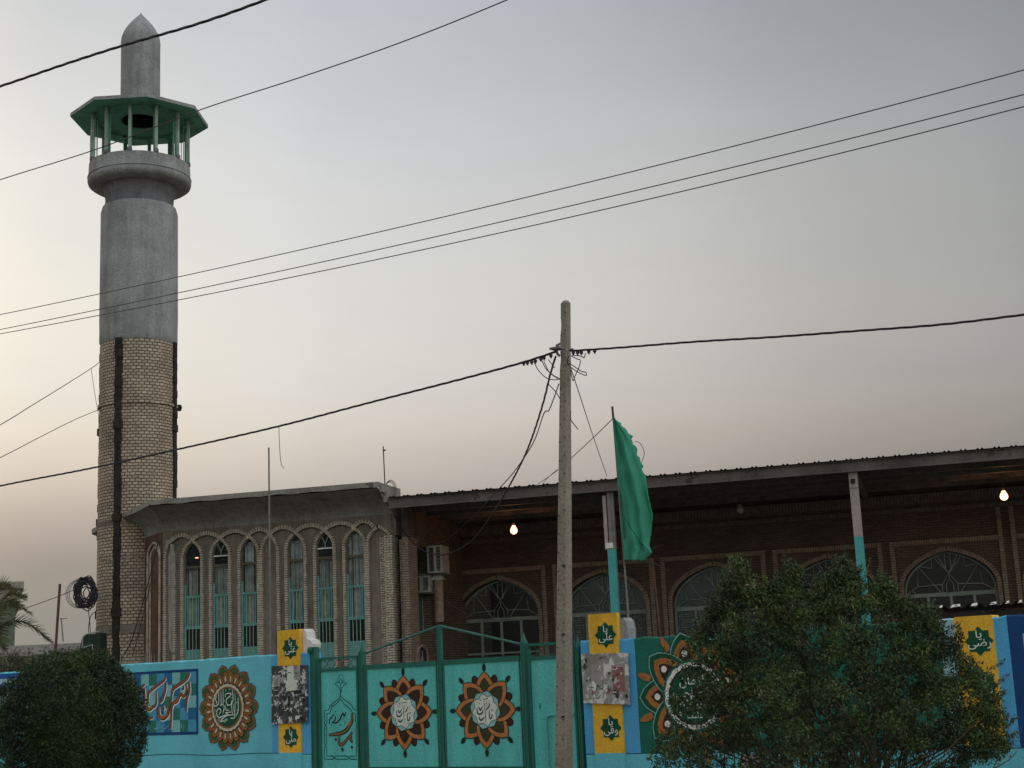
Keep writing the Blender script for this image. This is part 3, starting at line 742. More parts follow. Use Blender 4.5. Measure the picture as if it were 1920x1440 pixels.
for k, cx in enumerate(cs[:6]):
    xa, xb = cx-hwid, cx+hwid; fo = hwid+.17
    q = MB(); ztop = zRf
    brick_path(q, [(cx-fo, 0.3), (cx-fo, ztop)], .10, YP-.05, YP+.03, .052, .012, mat='dull_brick')
    brick_path(q, [(cx+fo, 0.3), (cx+fo, ztop if k not in (4,) else fz-.06)], .10, YP-.05, YP+.03, .052, .012, mat='dull_brick')
    brick_path(q, [(cx-fo+.055, ztop-.05), (cx+fo-.055, ztop-.05)], .10, YP-.05, YP+.03, .052, .012, mat='dull_brick')
    if k == 5: brick_path(q, [(cx-fo, ztop), (cx-fo, fz-.06)], .10, YP-.05, YP+.03, .052, .012, mat='dull_brick')
    q.build('brick_panel_frame', None, mo)
    pts = [(xa, .4), (xa, zTr+.12)]+pointed(xa, xb, zTr+.12, zAp, 16)[1:-1]+[(xb, zTr+.12), (xb, .4)]
    q = MB(); brick_path(q, pts, .095, YP-.035, YP+.05, .055, .012, side=.048, mat='dull_brick' if k != 9 else 'buff_brick'); q.build('brick_arch', None, mo)
    # window: lunette tracery over a transom, four lights below
    y = YP+.2; f = MB(); f.use('grey_green'); t = .05
    def bar(x0, x1, z0, z1, d=0): f.box(x0, x1, y-d, y+.04, z0, z1)
    bar(xa, xb, zTr-.055, zTr+.03, .004)
    for s in (xa, xb-t): bar(s, s+t, zSill, zTr-.055)
    for u in (-.5, 0, .5): bar(cx+u*hwid-.028, cx+u*hwid+.028, zSill, zTr-.055, .002)
    bar(xa+t, xb-t, zSill+.04, zSill+.08, -.004)
    arc = pointed(xa+.02, xb-.02, zTr+.03, zAp-.02, 14); f.tube([(x_, y, z_) for x_, z_ in arc], .024, 5)
    Hh = zAp-zTr; L = lambda u, v: (cx+u*hwid, y, zTr+v*Hh)
    tr = [[(-.08, 0), (-.08, .22), (0, .34), (.08, .22), (.08, 0)], [(-.17, .0), (-.17, .22), (0, .48), (.17, .22), (.17, 0)], [(0, .48), (-.34, .93)], [(0, .48), (.34, .93)], [(0, .34), (0, .48)],
          [(-.06, .52), (-.06, .99)], [(.06, .52), (.06, .99)], [(-.1, .99), (0, .86), (.1, .99)],
          [(-.17, .22), (-.7, .2), (-1.0, .0)], [(.17, .22), (.7, .2), (1.0, .0)], [(-.7, .2), (-.66, .68), (-.2, .02)], [(.7, .2), (.66, .68), (.22, .02)],
          [(-.66, .68), (-.36, .62), (-.34, .9)], [(.66, .68), (.36, .62), (.34, .9)], [(-.25, .95), (-.0, .48)], [(.25, .95), (.0, .48)]]
    for p in tr: f.tube([L(*u) for u in p], .010, 5, caps=False)
    if k in (1, 2, 3):       # lattice in the lower lights
        for u in (-1, -.5, 0, .5):
            x0, x1 = cx+u*hwid+.05, cx+(u+.5)*hwid-.05; 
            for vz in range(3):
                zc = zSill+.2+vz*.28; hx_ = (x1-x0)/2*.8; xm = (x0+x1)/2
                for s_ in (1, .55): f.tube([(xm-hx_*s_, y, zc-.11*s_), (xm+hx_*s_, y, zc-.11*s_), (xm+hx_*s_, y, zc+.11*s_), (xm-hx_*s_, y, zc+.11*s_), (xm-hx_*s_, y, zc-.11*s_)], .008, 4)
    fr = f.build('arched_window', None, mo)
    g_ = MB(); pts = [(xa, zSill), (xb, zSill)]+list(reversed(pointed(xa, xb, zTr+.1, zAp)))
    g_.poly([(x_, y+.05, z_) for x_, z_ in pts]); g_.build('pane', 'porch_pane_reflect' if k in (1, 2) else 'porch_pane', fr)
# columns
zsplit = M.z(1140, 1031, pe+.15)
def column(px, kind):
    x = M.x(px, 950, pe+.12); f = MB(); y0 = pe+.05; top = zFb+.02
    if kind:
        f.use('column_pale'); f.box(x-.115, x-.045, y0, y0+.12, zsplit, top-.1); f.use('steel_old'); f.box(x-.02, x+.05, y0, y0+.12, zsplit, top-.02); f.box(x+.052, x+.10, y0+.02, y0+.12, zsplit, top-.02)
        f.use('white_paint'); f.box(x-.10, x+.055, y0-.015, y0-.003, zsplit+.02, zsplit+.13)
        f.use('column_turq'); f.box(x-.07, x+.09, y0, y0+.13, 0, zsplit)
    else:
        f.use('column_pale'); f.box(x-.095, x+.07, y0, y0+.14, zsplit-.08, top); f.use('tie_dark'); f.lathe([(0, top-.24), (.04, top-.235), (.045, top-.16), (0, top-.15)], 10, (x-.02, y0-.02))
        f.use('steel_old'); f.box(x-.10, x+.075, y0-.006, y0+.146, top-.34, top-.31)
        f.use('column_turq'); f.box(x-.095, x+.07, y0, y0+.14, 0, zsplit-.08)
    return f.build('porch_column', None, mo)
column(1142, True)['label'] = 'split steel column, bare above and turquoise below'; column(1606, False)['label'] = 'solid column, pale pink above and turquoise below'; column(2120, False)
# --- side wall of the hall, facing the porch
S = Frame(M.world(xS, 0, 0), BETA-math.pi/2)
sw = MB(); Sx = lambda px, py=1100: S.x(px, py)
sd_ = thing('x', None, None); bpy.data.objects.remove(sd_)
def S2M(p): return (xS-p[1], p[0], p[2])         # (along, into hall, z) -> mosque local
class SMB(MB):
    def build(s, *a, **k):
        s.v = [S2M(p) for p in s.v]; return MB.build(s, *a, **k)
sw = SMB(); xa, xb = .35, 1.35
zt1 = S.z(782, 1020); zs1_ = S.z(782, 1050)
arch_wall(sw, 0.02, YP, 0, zC, 0, [(xa, xb, S.z(780, 1186), zs1_, zt1)], .3, 'side_brick')
sw.use('shutter'); sw.box(xa, xb, .2, .24, S.z(780, 1186), S.z(782, 1108)); sw.use('grey_green')
for u in (0.02, .33, .64, .96): sw.box(xa+u, xa+u+.03, .185, .2, S.z(780, 1186), S.z(782, 1108))
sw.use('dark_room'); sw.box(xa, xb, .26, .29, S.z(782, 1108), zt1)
sw.build('hall_side_wall', None, mo)
sn = SMB(); pts = [(.28, 0), (.28, S.z(775, 1228))]+pointed(.28, .92, S.z(775, 1228), S.z(780, 1210))[1:-1]+[(.92, S.z(775, 1228)), (.92, 0)]
sn.use('dark_room'); sn.poly([(x, -.006, z) for x, z in pts]); sn.use('grey_green')
sn.tube([(.6, -.02, 1.2), (.6, -.02, pts[10][1]-.1)], .01, 4); sn.tube([(.3, -.02, 1.9), (.6, -.02, pts[10][1]-.2), (.9, -.02, 1.9)], .01, 4)
sn.use('dull_brick'); sn.tube([(x, -.02, z) for x, z in pts], .03, 5)
sn.build('side_window', None, mo)

# ================================================================ things on the building
def lb(fr, name, label, cat, x, y, z, group=None):
    return thing(name, label, cat, fr.world(x, y, z), fr.rz, group)
# air conditioners
def ac(name, label, cat, px0_, px1_, py0, py1, off, fan):
    x0, z1 = M.P(px0_, py0, off); x1, z0 = M.P(px1_, py1, off); wv, hv = x1-x0, z1-z0
    t = lb(M, name, label, cat, x0, off, z0, None)
    c = MB(); c.use('ac_white'); fr_ = .035
    c.box(0, wv, 0, .5, 0, fr_); c.box(0, wv, 0, .5, hv-fr_, hv); c.box(0, fr_, 0, .5, fr_, hv-fr_); c.box(wv-fr_, wv, 0, .5, fr_, hv-fr_); c.box(fr_, wv-fr_, .46, .5, fr_, hv-fr_)
    c.box(wv*.45, wv*.62, -.01, .4, fr_, hv-fr_)
    c.build('casing', None, t)
    gr = MB(); gr.use('ac_dark'); gr.box(fr_, wv*.45, .05, .4, fr_, hv-fr_); gr.box(wv*.62, wv-fr_, .05, .4, fr_, hv-fr_)
    gr.use('ac_white')
    for k in range(7): z = fr_+(hv-2*fr_)*(k+.5)/7; gr.box(wv*.64, wv-fr_-.01, .035, .045, z-.006, z+.006)
    gr.build('grille', None, t)
    s = MB(); s.use('steel_old'); s.tube([(-.25, .1, -.015), (wv+.05, .1, -.015)], .015, 5); s.tube([(-.25, .45, -.015), (wv+.05, .45, -.015)], .015, 5); s.build('bracket', None, t)
    return t
ac('air_conditioner', 'upper boxy air conditioner with a pale open side, high on the side wall', 'air conditioner', 800, 829, 1024, 1073, 1.0, 1)
ac('air_conditioner', 'lower air conditioner in a rack with rails, under the hood beside the shutter', 'air conditioner', 771, 806, 1081, 1110, 1.0, 0)
hx0, hz0 = M.P(822, 1088, 1.25)
t = lb(M, 'metal_hood', 'grey sheet-metal cooler hood with flared skirt under the upper air conditioner', 'hood', hx0, 1.25, hz0)
c = MB(); c.use('ac_white'); c.lathe([(.17, 0), (.165, .03), (.10, .12), (.09, .15), (0, .15)], 4, a0=R(45)); c.use('ac_dark'); c.lathe([(.16, 0.005), (0, .03)], 4, a0=R(45)); c.build('skirt', None, t)
c = MB(); c.use('dull_brick'); c.lathe([(.10, -.9), (.10, -.0)], 12); c.build('duct', None, t)
# bulbs
def bulb(px, py, y, lit, label):
    x, z = M.P(px, py, y); t = lb(M, 'light_bulb', label, 'light bulb', x, y, z, None)
    s = MB(); r = .082
    s.lathe([(0, -r), (r*.55, -r*.82), (r*.9, -r*.4), (r, 0), (r*.86, r*.55), (r*.5, r*1.15), (r*.38, r*1.5)], 16); o = s.build('bulb', 'bulb_lit' if lit else 'bulb_glass', t, smooth=True)
    s = MB(); s.lathe([(r*.42, r*1.4), (r*.42, r*2.1), (.01, r*2.2)], 10); s.tube([(0, 0, r*2.1), (0, 0, zC-z)], .006, 5); s.build('holder', 'cable_black', t)
    if lit:
        ld = bpy.data.lights.new('bulb_light', 'POINT'); ld.energy = 7.5; ld.color = (1, .40, .20); ld.shadow_soft_size = .06
        lo = bpy.data.objects.new('bulb_light', ld); col.objects.link(lo); lo.parent = t; lo.location = (0, -.16, -.02)
bulb(963.5, 995, 1.7, True, 'glowing orange bulb hanging under the porch left of the utility pole')
bulb(1882.5, 931, 1.7, True, 'glowing orange bulb under the right end of the porch roof')
bulb(1388, 956, 1.7, False, 'unlit bulb hanging under the porch between the two columns')
lx, lz = M.P(370, 1046, .30)
t = lb(M, 'lamp_reflection', 'small orange glow standing in for a lamp reflection in the first pointed window', 'lamp reflection', lx, .275, lz)
c = MB(); c.lathe([(0, -.012), (.035, -.008), (.04, .004), (0, .014)], 12); c.build('reflection_spot', 'refl_glow', t)  # glowing body stands in for the reflection of a hanging lamp
# antenna mast with a coil
x, z0 = M.P(722, 905, -.3); z1 = M.z(718, 837, -.3)
t = lb(M, 'antenna_mast', 'thin rusty mast with wire loops at the corner of the hall roof', 'mast', x, -.3, zE)
c = MB(); c.tube([(0, 0, -.25), (-.02, 0, z1-zE)], .013, 6); c.tube([(-.03, 0, z1-zE-.1), (.03, 0, z1-zE-.08)], .018, 5); c.build('mast', 'rusty', t)
c = MB()
for k in range(4):
    c.tube([(.1+.10*math.cos(a*.35)*(1+.12*k), .02*k, -.12+.17*math.sin(a*.35)*(1+.1*k)) for a in range(19)], .005, 4, caps=False)
c.build('wire_loop', 'cable_grey', t)

# ================================================================ street wall
zW = W.z(583, 1223)
def wz(px, py, y=0): return W.z(px, py, y)
def paintbox(mb, x0, x1, z0, z1, k, mat): mb.use(mat); y = -.003*k; mb.face([(x0, y, z0), (x1, y, z0), (x1, y, z1), (x0, y, z1)])
def wall_part(x0, x1, ztop, th=.24, mat='wall_cyan', ranges=()):
    m = MB(); m.use(mat); n = max(3, int((x1-x0)/.07)); pz_ = None
    zz = [ztop(i/n)+rnd.uniform(-.010, .010) for i in range(n+1)]
    for i in range(n):
        a, c = x0+(x1-x0)*i/n, x0+(x1-x0)*(i+1)/n; z0, z1 = zz[i], zz[i+1]
        m.use(([q[2] for q in ranges if q[0] <= (a+c)/2 < q[1]] or [mat])[0])
        m.face([(a, 0, 0), (c, 0, 0), (c, 0, z1-.015), (a, 0, z0-.015)]); m.face([(a, th, 0), (c, th, 0), (c, th, z1), (a, th, z0)])
        m.face([(a, 0, z0-.015), (c, 0, z1-.015), (c, .02, z1), (a, .02, z0)]); m.face([(a, .02, z0), (c, .02, z1), (c, th, z1), (a, th, z0)])
    for x_, z_ in ((x0, zz[0]), (x1, zz[-1])): m.face([(x_, 0, 0), (x_, th, 0), (x_, th, z_), (x_, 0, z_-.015)])
    return m
class Paint:
    """painted shapes lying on the wall plane, each a hair above the last"""
    def __init__(s, y=-.006): s.mb = MB(); s.y = y
    def up(s): s.y -= .00014
    def poly(s, pts, mat): s.up(); s.mb.use(mat); s.mb.poly([(x, s.y, z) for x, z in pts])
    def disc(s, cx, cz, r, mat, n=40, f=None): s.poly([(cx+r*(f(2*math.pi*k/n) if f else 1)*math.cos(2*math.pi*k/n), cz+r*(f(2*math.pi*k/n) if f else 1)*math.sin(2*math.pi*k/n)) for k in range(n)], mat)
    def stroke(s, pts, w_, mat, sm=4, taper=True):
        """ribbon along points; w_ full width in metres"""
        s.up(); s.mb.use(mat); P = [Vector(p) for p in pts]
        if len(P) > 2 and sm > 1:
            Q = []
            for i in range(len(P)-1):
                p0, p1, p2, p3 = P[max(0, i-1)], P[i], P[i+1], P[min(len(P)-1, i+2)]
                for k in range(sm):
                    t = k/sm; Q.append(.5*((2*p1)+(p2-p0)*t+(2*p0-5*p1+4*p2-p3)*t*t+(3*p1-p0-3*p2+p3)*t**3))
            Q.append(P[-1]); P = Q
        n = len(P); L = []; Rr = []
        for i, p in enumerate(P):
            d = P[min(i+1, n-1)]-P[max(0, i-1)]
            if d.length < 1e-9: d = Vector((1, 0))
            d.normalize(); u = i/(n-1); hh = w_/2*((.5+.5*math.sin(math.pi*min(1, max(0, u*.9+.05)))) if taper else 1)
            nn = Vector((-d.y, d.x)); L.append(p+nn*hh); Rr.append(p-nn*hh)
        for i in range(n-1): s.mb.face([(L[i].x, s.y, L[i].y), (L[i+1].x, s.y, L[i+1].y), (Rr[i+1].x, s.y, Rr[i+1].y), (Rr[i].x, s.y, Rr[i].y)])
    def text(s, body, cx, cz, size, mat, sx=1.0):
        cu = bpy.data.curves.new('t', 'FONT'); cu.body = body; cu.resolution_u = 3; cu.offset = .006; o = bpy.data.objects.new('t', cu); col.objects.link(o)
        bpy.context.view_layer.update(); dg = bpy.context.evaluated_depsgraph_get(); me = o.evaluated_get(dg).to_mesh()
        vs = [v.co.copy() for v in me.vertices]; fs = [tuple(p.vertices) for p in me.polygons]
        x0, x1 = min(v.x for v in vs), max(v.x for v in vs); y0, y1 = min(v.y for v in vs), max(v.y for v in vs)
        s.up(); s.mb.use(mat)
        for f in fs: s.mb.face([(cx+(vs[i].x-(x0+x1)/2)*size*sx, s.y, cz+(vs[i].y-(y0+y1)/2)*size) for i in f])
        bpy.data.objects.remove(o); bpy.data.curves.remove(cu)
    def build(s, name, parent): return s.mb.build(name, None, parent)
def trace(fr, ox, oy, k, pts, y=0): return [fr.P(ox+x/k, oy+z/k, y) for x, z in pts]
PXM = (wz(830, 1260)-wz(830, 1360))/100          # metres per pixel at the gate

XL0 = W.x(-260, 1300); XL1 = W.x(583, 1300)
wl = thing('mural_wall', 'long painted street wall left of the gate with tile mural and petal medallion', 'wall', W.o, W.rz)
zl0, zl1 = wz(210, 1248), wz(583, 1223)
xr210 = W.x(210, 1248)
m_ = wall_part(XL0, XL1, lambda t: zl1+(zl0-zl1)*0.5*(1-t), ranges=[(W.x(508, 1300), 99, 'wall_blue')]); m_.build('wall_body', None, wl)
p = Paint(-.004)
xb0 = W.x(508, 1300); zband = wz(545, 1413)
p.poly([(xb0, .01), (XL1-.01, .01), (XL1-.01, zband), (xb0, zband)], 'wall_cyan')
p.stroke([(x_, zband+.012*math.sin(x_*3)) for x_ in [XL0+(XL1-XL0)*k/60 for k in range(61)]], .012, 'crack', 1, False)
# bands at the far left
xf = W.x(165, 1300)
for a, c, mt in ((1264, 1273, 'wall_royal'), (1273, 1283, 'wall_pale'), (1283, 1302, 'wall_royal'), (1302, 1345, 'wall_pale')):
    za, zc = wz(2, a), wz(2, c); p.poly([(XL0+.05, zc), (xf, zc), (xf, min(za, zl0-.02)), (XL0+.05, min(za, zl0-.02))], mt)
p.build('painted_bands', wl)
# tile mural
p = Paint(-.005); xm1 = W.x(372, 1300); xm0 = W.x(190, 1300); zm1 = wz(370, 1253.5); zm0 = wz(370, 1377)
p.poly([(xm0, zm0), (xm1, zm0), (xm1, zm1), (xm0, zm1)], 'wall_navy'); bd = .045
tw, th_ = (W.x(367.5, 1300)-W.x(352.3, 1300)), (zm1-zm0-2*bd)/5
rows = ['bglrbglrl gbl', 'glrlblbrlgbl', 'lrbgrlrblgrb', 'rbglrbglbrgl', 'bglrbgblrgbl']
key = {'b': 'tile_blue', 'g': 'tile_green', 'l': 'tile_light', 'r': 'tile_deep', ' ': 'tile_light'}
p.up(); yy = p.y
for r_ in range(5):
    for k in range(11):
        x1_ = xm1-bd-k*tw; x0_ = max(xm0+bd, x1_-tw)
        if x1_ <= xm0+bd: break
        z1_ = zm1-bd-r_*th_; p.mb.use(key[rows[r_][k]]); p.mb.face([(x0_, yy, z1_-th_), (x1_, yy, z1_-th_), (x1_, yy, z1_), (x0_, yy, z1_)])
ms = [([(1385, 290), (1392, 450), (1340, 640), (1330, 870)], 55), ([(1330, 330), (1345, 470), (1290, 570), (1240, 530), (1190, 580), (1160, 660), (1080, 710), (1050, 800), (1045, 980), (1035, 1210)], 62),
      ([(1400, 110), (1350, 230), (1200, 340), (1090, 420), (1055, 520), (1040, 700)], 55), ([(1050, 600), (1010, 780), (970, 930), (880, 995), (810, 930), (805, 780)], 75),
      ([(940, 290), (930, 450), (890, 560), (870, 640), (825, 695)], 60), ([(945, 210), (880, 290), (700, 420), (610, 510), (590, 640), (575, 760), (620, 830), (690, 780), (745, 730), (760, 620), (750, 480)], 58),
      ([(580, 770), (470, 825), (370, 825)], 55), ([(525, 400), (530, 600), (515, 745)], 45), ([(540, 340), (430, 430), (415, 520), (480, 470)], 55), ([(440, 510), (400, 620), (350, 640)], 50),
      ([(340, 420), (365, 500), (330, 570)], 45), ([(315, 250), (260, 350), (150, 430)], 40), ([(1275, 370), (1285, 420), (1245, 445)], 30), ([(880, 760), (895, 800), (885, 835)], 55), ([(630, 1000), (700, 975)], 60)]
for pts, w_ in ms: p.stroke([q for q in trace(W, 220.8, 1250.6, 10.29, pts)], (w_+52)/10.29*PXM*1.1, 'letter_white')
for pts, w_ in ms: p.stroke(trace(W, 220, 1250, 10.29, pts), (w_+20)/10.29*PXM*1.1, 'ink')
for pts, w_ in ms: p.stroke(trace(W, 220, 1250, 10.29, pts), (w_-14)/10.29*PXM, 'rust_red')
for pts in ([(985, 900), (880, 985), (815, 920)], [(1200, 560), (1165, 660), (1100, 705)], [(575, 770), (625, 830), (690, 780)], [(470, 822), (380, 825)]): p.stroke(trace(W, 220, 1250, 10.29, pts), 42/10.29*PXM, 'orange')
for pts in ([(870, 1150), (920, 1200), (1010, 1130)], [(915, 1110), (935, 1140)], [(760, 1100), (775, 1190), (720, 1200)], [(1240, 1090), (1250, 1170), (1200, 1190)], [(1300, 1110), (1290, 1220)], [(580, 1170), (640, 1200)], [(520, 1140), (515, 1240)]):
    p.stroke(trace(W, 220, 1250, 10.29, pts), 22/10.29*PXM, 'tile_light')
p.build('tile_mural', wl)
# petal medallion
def petal(p, cx, cz, ang_, r0, r1, hw, mat, tip=.0, n=9, rx=1.0):
    """pointed petal from radius r0 to r1"""
    c, s = math.cos(ang_), math.sin(ang_); side = []
    for i in range(n+1):
        t = i/n; wv = hw*(math.sin(math.pi*min(1, (.18+.82*t)))**.75 if not tip else math.sin(math.pi*(.2+.8*t))**tip); side.append((r0+(r1-r0)*t, wv))
    side[-1] = (r1, 0)
    o = [(u, v) for u, v in side]+[(u, -v) for u, v in reversed(side[:-1])]
    p.poly([(cx+(c*u-s*v)*rx, cz+s*u+c*v) for u, v in o], mat)
p = Paint(-.005); mcx, mcz = W.P(429, 1326.5); U = PXM*(wz(429, 1300)-wz(429, 1350))/(wz(830, 1300)-wz(830, 1350))
for k in range(14):
    a = R(90+12.8+k*360/14)
    petal(p, mcx, mcz, a, 20*U, 83*U, 20*U, 'ink', .42); petal(p, mcx, mcz, a, 20*U, 82*U, 19*U, 'brown', .42); petal(p, mcx, mcz, a, 25*U, 78*U, 14.5*U, 'leaf_paint', .42)
p.disc(mcx, mcz, 60*U, 'maroon')
for k in range(24):
    a = R(7.5+k*15); petal(p, mcx, mcz, a, 40*U, 68*U, 8.4*U, 'maroon', .35); petal(p, mcx, mcz, a, 40*U, 67*U, 7.4*U, 'orange', .35); petal(p, mcx, mcz, a, 43*U, 64*U, 5.0*U, 'maroon', .35); petal(p, mcx, mcz, a, 44*U, 63*U, 4.2*U, 'brown', .35); petal(p, mcx, mcz, a, 49*U, 60*U, 2.0*U, 'cream', .5)
p.disc(mcx, mcz, 46*U, 'ink', 60); p.disc(mcx, mcz, 43*U, 'cream', 150, lambda t: 1+.045*abs(math.sin(t*13)))
p.disc(mcx, mcz, 39.5*U, 'brown', 60); p.disc(mcx, mcz, 36*U, 'star_green', 60)
md = [([(175, 240), (185, 450), (170, 570), (90, 625), (40, 600), (38, 540)], 30), ([(130, 360), (90, 450), (135, 510), (105, 570)], 24), ([(240, 230), (250, 560), (275, 590)], 26), ([(298, 170), (302, 500), (290, 580), (210, 600)], 26),
      ([(370, 400), (365, 300), (510, 280), (490, 350), (400, 430), (390, 530), (430, 595), (520, 570), (520, 470)], 28), ([(550, 180), (572, 450), (530, 560), (550, 850)], 30), ([(620, 270), (632, 700)], 26), ([(700, 390), (712, 700), (660, 890)], 28),
      ([(590, 550), (600, 740), (615, 930), (490, 950)], 30), ([(360, 590), (380, 720), (460, 730)], 26), ([(510, 790), (360, 800), (440, 850), (330, 880), (200, 930), (130, 860), (130, 760), (190, 690), (245, 750), (190, 850)], 30),
      ([(600, 860), (400, 880), (250, 1000), (245, 1040), (330, 1015), (400, 960)], 30), ([(430, 980), (330, 1070)], 24), ([(190, 920), (195, 1050)], 26), ([(80, 700), (92, 790)], 22), ([(320, 590), (330, 700), (290, 820)], 26), ([(700, 520), (630, 545)], 20), ([(700, 720), (620, 755)], 20),
      ([(355, 215), (385, 200)], 30), ([(465, 185), (490, 175)], 26), ([(505, 405), (530, 395)], 26), ([(480, 765), (505, 755)], 24), ([(90, 860), (95, 930)], 20), ([(340, 440), (345, 500)], 22)]
for pts, w_ in md: p.stroke(trace(W, 400, 1280.5, 14.4, pts), w_*1.15/14.4*PXM, 'letter_white')
p.build('petal_medallion', wl)

# right hand wall
XR0 = W.x(1093, 1300); XR1 = W.x(2300, 1300)+14; zr0 = wz(1140, 1199); zr1 = wz(1880, 1156)
wr = thing('mural_wall', 'painted street wall right of the gate with a green panel and large flower medallion', 'wall', W.o, W.rz)
m_ = wall_part(XR0, XR1, lambda t: zr0+(zr1-zr0)*min(1, t*2.6), ranges=[(W.x(p0_, 1300), W.x(p1_, 1300) if p1_ < 2300 else W.x(2300, 1300), q_) for p0_, p1_, q_ in ((0, 1194, 'wall_blue'), (1194, 1772, 'wall_green'), (1772, 1803, 'wall_pale'), (1876, 1902, 'wall_blue'), (1902, 2300, 'wall_navy'))]); m_.build('wall_body', None, wr)
p = Paint(-.004); zbr = wz(1140, 1413); zbr2 = wz(1880, 1402)
def zbot(x_): return zbr+(zbr2-zbr)*(x_-XR0)/(W.x(1880, 1400)-XR0)
def panel(pa, pc, mt, top=None, pym=1300):
    a, c = W.x(pa, pym), W.x(pc, pym); f_ = lambda x_: zr0+(zr1-zr0)*min(1, (x_-XR0)/(XR1-XR0)*2.6)-.035
    p.poly([(a, .01), (c, .01), (c, zbot(c)), (a, zbot(a))], 'wall_cyan')
panel(1095, 1194, 'wall_blue'); panel(1194, 1772, 'wall_green'); panel(1772, 1803, 'wall_pale'); panel(1803, 1876, 'wall_yellow'); panel(1876, 1902, 'wall_blue'); panel(1902, 2300, 'wall_navy')
a, c = W.x(1930, 1300), W.x(2200, 1300); p.poly([(a, zbot(a)+.15), (c, zbot(c)+.15), (c, zr1-.2), (a, zr1-.2)], 'wall_pale')
p.stroke([(x_, zbot(x_)-.005) for x_ in [XR0+(XR1-XR0)*k/60 for k in range(61)]], .012, 'crack', 1, False)
x0_, z0_ = W.P(1383, 1411); x1_, z1_ = W.P(1437, 1470); p.poly([(x0_, .45), (x1_, .45), (x1_, z0_), (x0_+.03, z0_-.02)], 'far_slab')
p.build('painted_bands', wr)
p = Paint(-.012); fx, fz_ = W.P(1302, 1304); U2 = PXM*(wz(1302, 1280)-wz(1302, 1330))/(wz(830, 1300)-wz(830, 1350))
for k in range(9):
    a = R(180+k*40+20); c, s = math.cos(a), math.sin(a)
    petal(p, fx, fz_, a, 100*U2, 132*U2, 7*U2, 'orange', .7)
for k in range(9):
    a = R(180+k*40)
    petal(p, fx, fz_, a, 20*U2, 122*U2, 38*U2, 'pale_teal', .6); petal(p, fx, fz_, a, 20*U2, 120*U2, 36.5*U2, 'star_green', .6)
    petal(p, fx, fz_, a, 25*U2, 108*U2, 29*U2, 'orange', .6); petal(p, fx, fz_, a, 25*U2, 95*U2, 19*U2, 'maroon', .6)
    p.disc(fx+81*U2*math.cos(a), fz_+81*U2*math.sin(a), 6.5*U2, 'letter_white', 16)
p.disc(fx, fz_, 68*U2, 'wall_green', 60); p.disc(fx, fz_, 62*U2, 'letter_white', 160, lambda t: 1+.03*abs(math.sin(t*9))); p.disc(fx, fz_, 54*U2, 'ink', 160, lambda t: 1+.03*abs(math.sin(t*9))); p.disc(fx, fz_, 51*U2, 'star_green', 60)
for body, dx, dz, sz in (('\ufee5\ufe8e\ufee3\ufeb0\ufedf\ufe8d', 0, 27, 27), ('\ufe90\ufea3\ufe8e\ufebb \ufe8e\ufef3', -2, 4, 25), ('\ufee1\ufefc\ufeb4\ufedf\ufe8d', 4, -19, 34)):
    p.text(body, fx+dx*U2, fz_+dz*U2, sz*U2, 'letter_white', .95)
p.text('\ufb8f\ufbff\ufee0\ufecb', fx, fz_-38*U2, 16*U2, 'letter_white')
p.build('flower_medallion', wr)

# pillars with star signs
def star(p, cx, cz, r, mat):
    pts = []
    for k in range(16): a = R(90+k*22.5); rr_ = r if k % 2 == 0 else r*.765; pts.append((cx+rr_*math.cos(a), cz+rr_*math.sin(a)))
    p.poly(pts, mat)
YA = '\ufe8e\ufef3'
def pillar(label, pxa, pxb, pym, pyt, pyb, proud, signs, lump=None):
    x0, x1 = W.x(pxa, pym), W.x(pxb, pym); zt_, zb_ = wz((pxa+pxb)/2, pyt), wz((pxa+pxb)/2, pyb)
    t = thing('gate_pillar', label, 'pillar', W.world(x0, 0, 0), W.rz, 'yellow painted pillars of the street wall')
    m = MB(); m.use('wall_yellow'); wv = x1-x0; c = .012
    # body with a softly rounded top
    pr = [(0, 0), (wv, 0)]+[(wv-c*0-.02*(1-math.cos(u)), zt_-.02+.02*math.sin(u)) for u in (0, .5, 1, 1.57)]+[(.02*(1-math.cos(u)), zt_-.02+.02*math.sin(u)) for u in (1.57, 1, .5, 0)]
    m.prism(pr, -proud, .045 if proud > .02 else .235); m.build('post', None, t)
    if zb_ > .1:
        q = MB(); q.use('wall_cyan'); q.box(-.004, wv+.004, -proud-.004, -.002, 0, zb_); q.build('plinth', None, t)
    p = Paint(-proud-.003)
    for px, py, rpx, word, sz in signs:
        cx, cz = W.P(px, py, -proud); cx -= x0; r = rpx*PXM*(wz(px, py-20)-wz(px, py+20))/(wz(830, 1280)-wz(830, 1320))
        star(p, cx, cz, r, 'star_green'); p.text(YA, cx, cz+.42*r, r*.74, 'letter_white', 1.15); p.text(word, cx, cz-.22*r, r*.80*sz, 'letter_white', 1.05)
    p.build('star_sign', t); return t
pillar('yellow pillar left of the gate with two green star signs above and below a torn poster', 524, 565.5, 1300, 1181, 1411, .03, [(544.5, 1215, 21.5, '\ufbfd\ufee8\ufecf', 1.0), (545.5, 1382, 21, '\ufbfd\ufee0\ufee3', 1.0)])
pillar('yellow pillar right of the gate, taller, pale weathered top, turquoise column behind', 1112, 1166.5, 1300, 1150, 1412, .03, [(1135.5, 1190.5, 24.5, '\ufbfd\ufee0\ufecb', 1.0), (1145.5, 1365, 24.5, '\ufbfd\ufed3\ufeed', 1.0)])
pillar('orange-yellow pillar at wall height beside the navy panel, partly behind the bush', 1803, 1876, 1300, 1154, 1402, .012, [(1836, 1202, 28, '\ufbfd\ufebf\ufead', 1.0), (1845, 1285, 28, '\ufbfd\ufedf\ufeed', 1.0)])
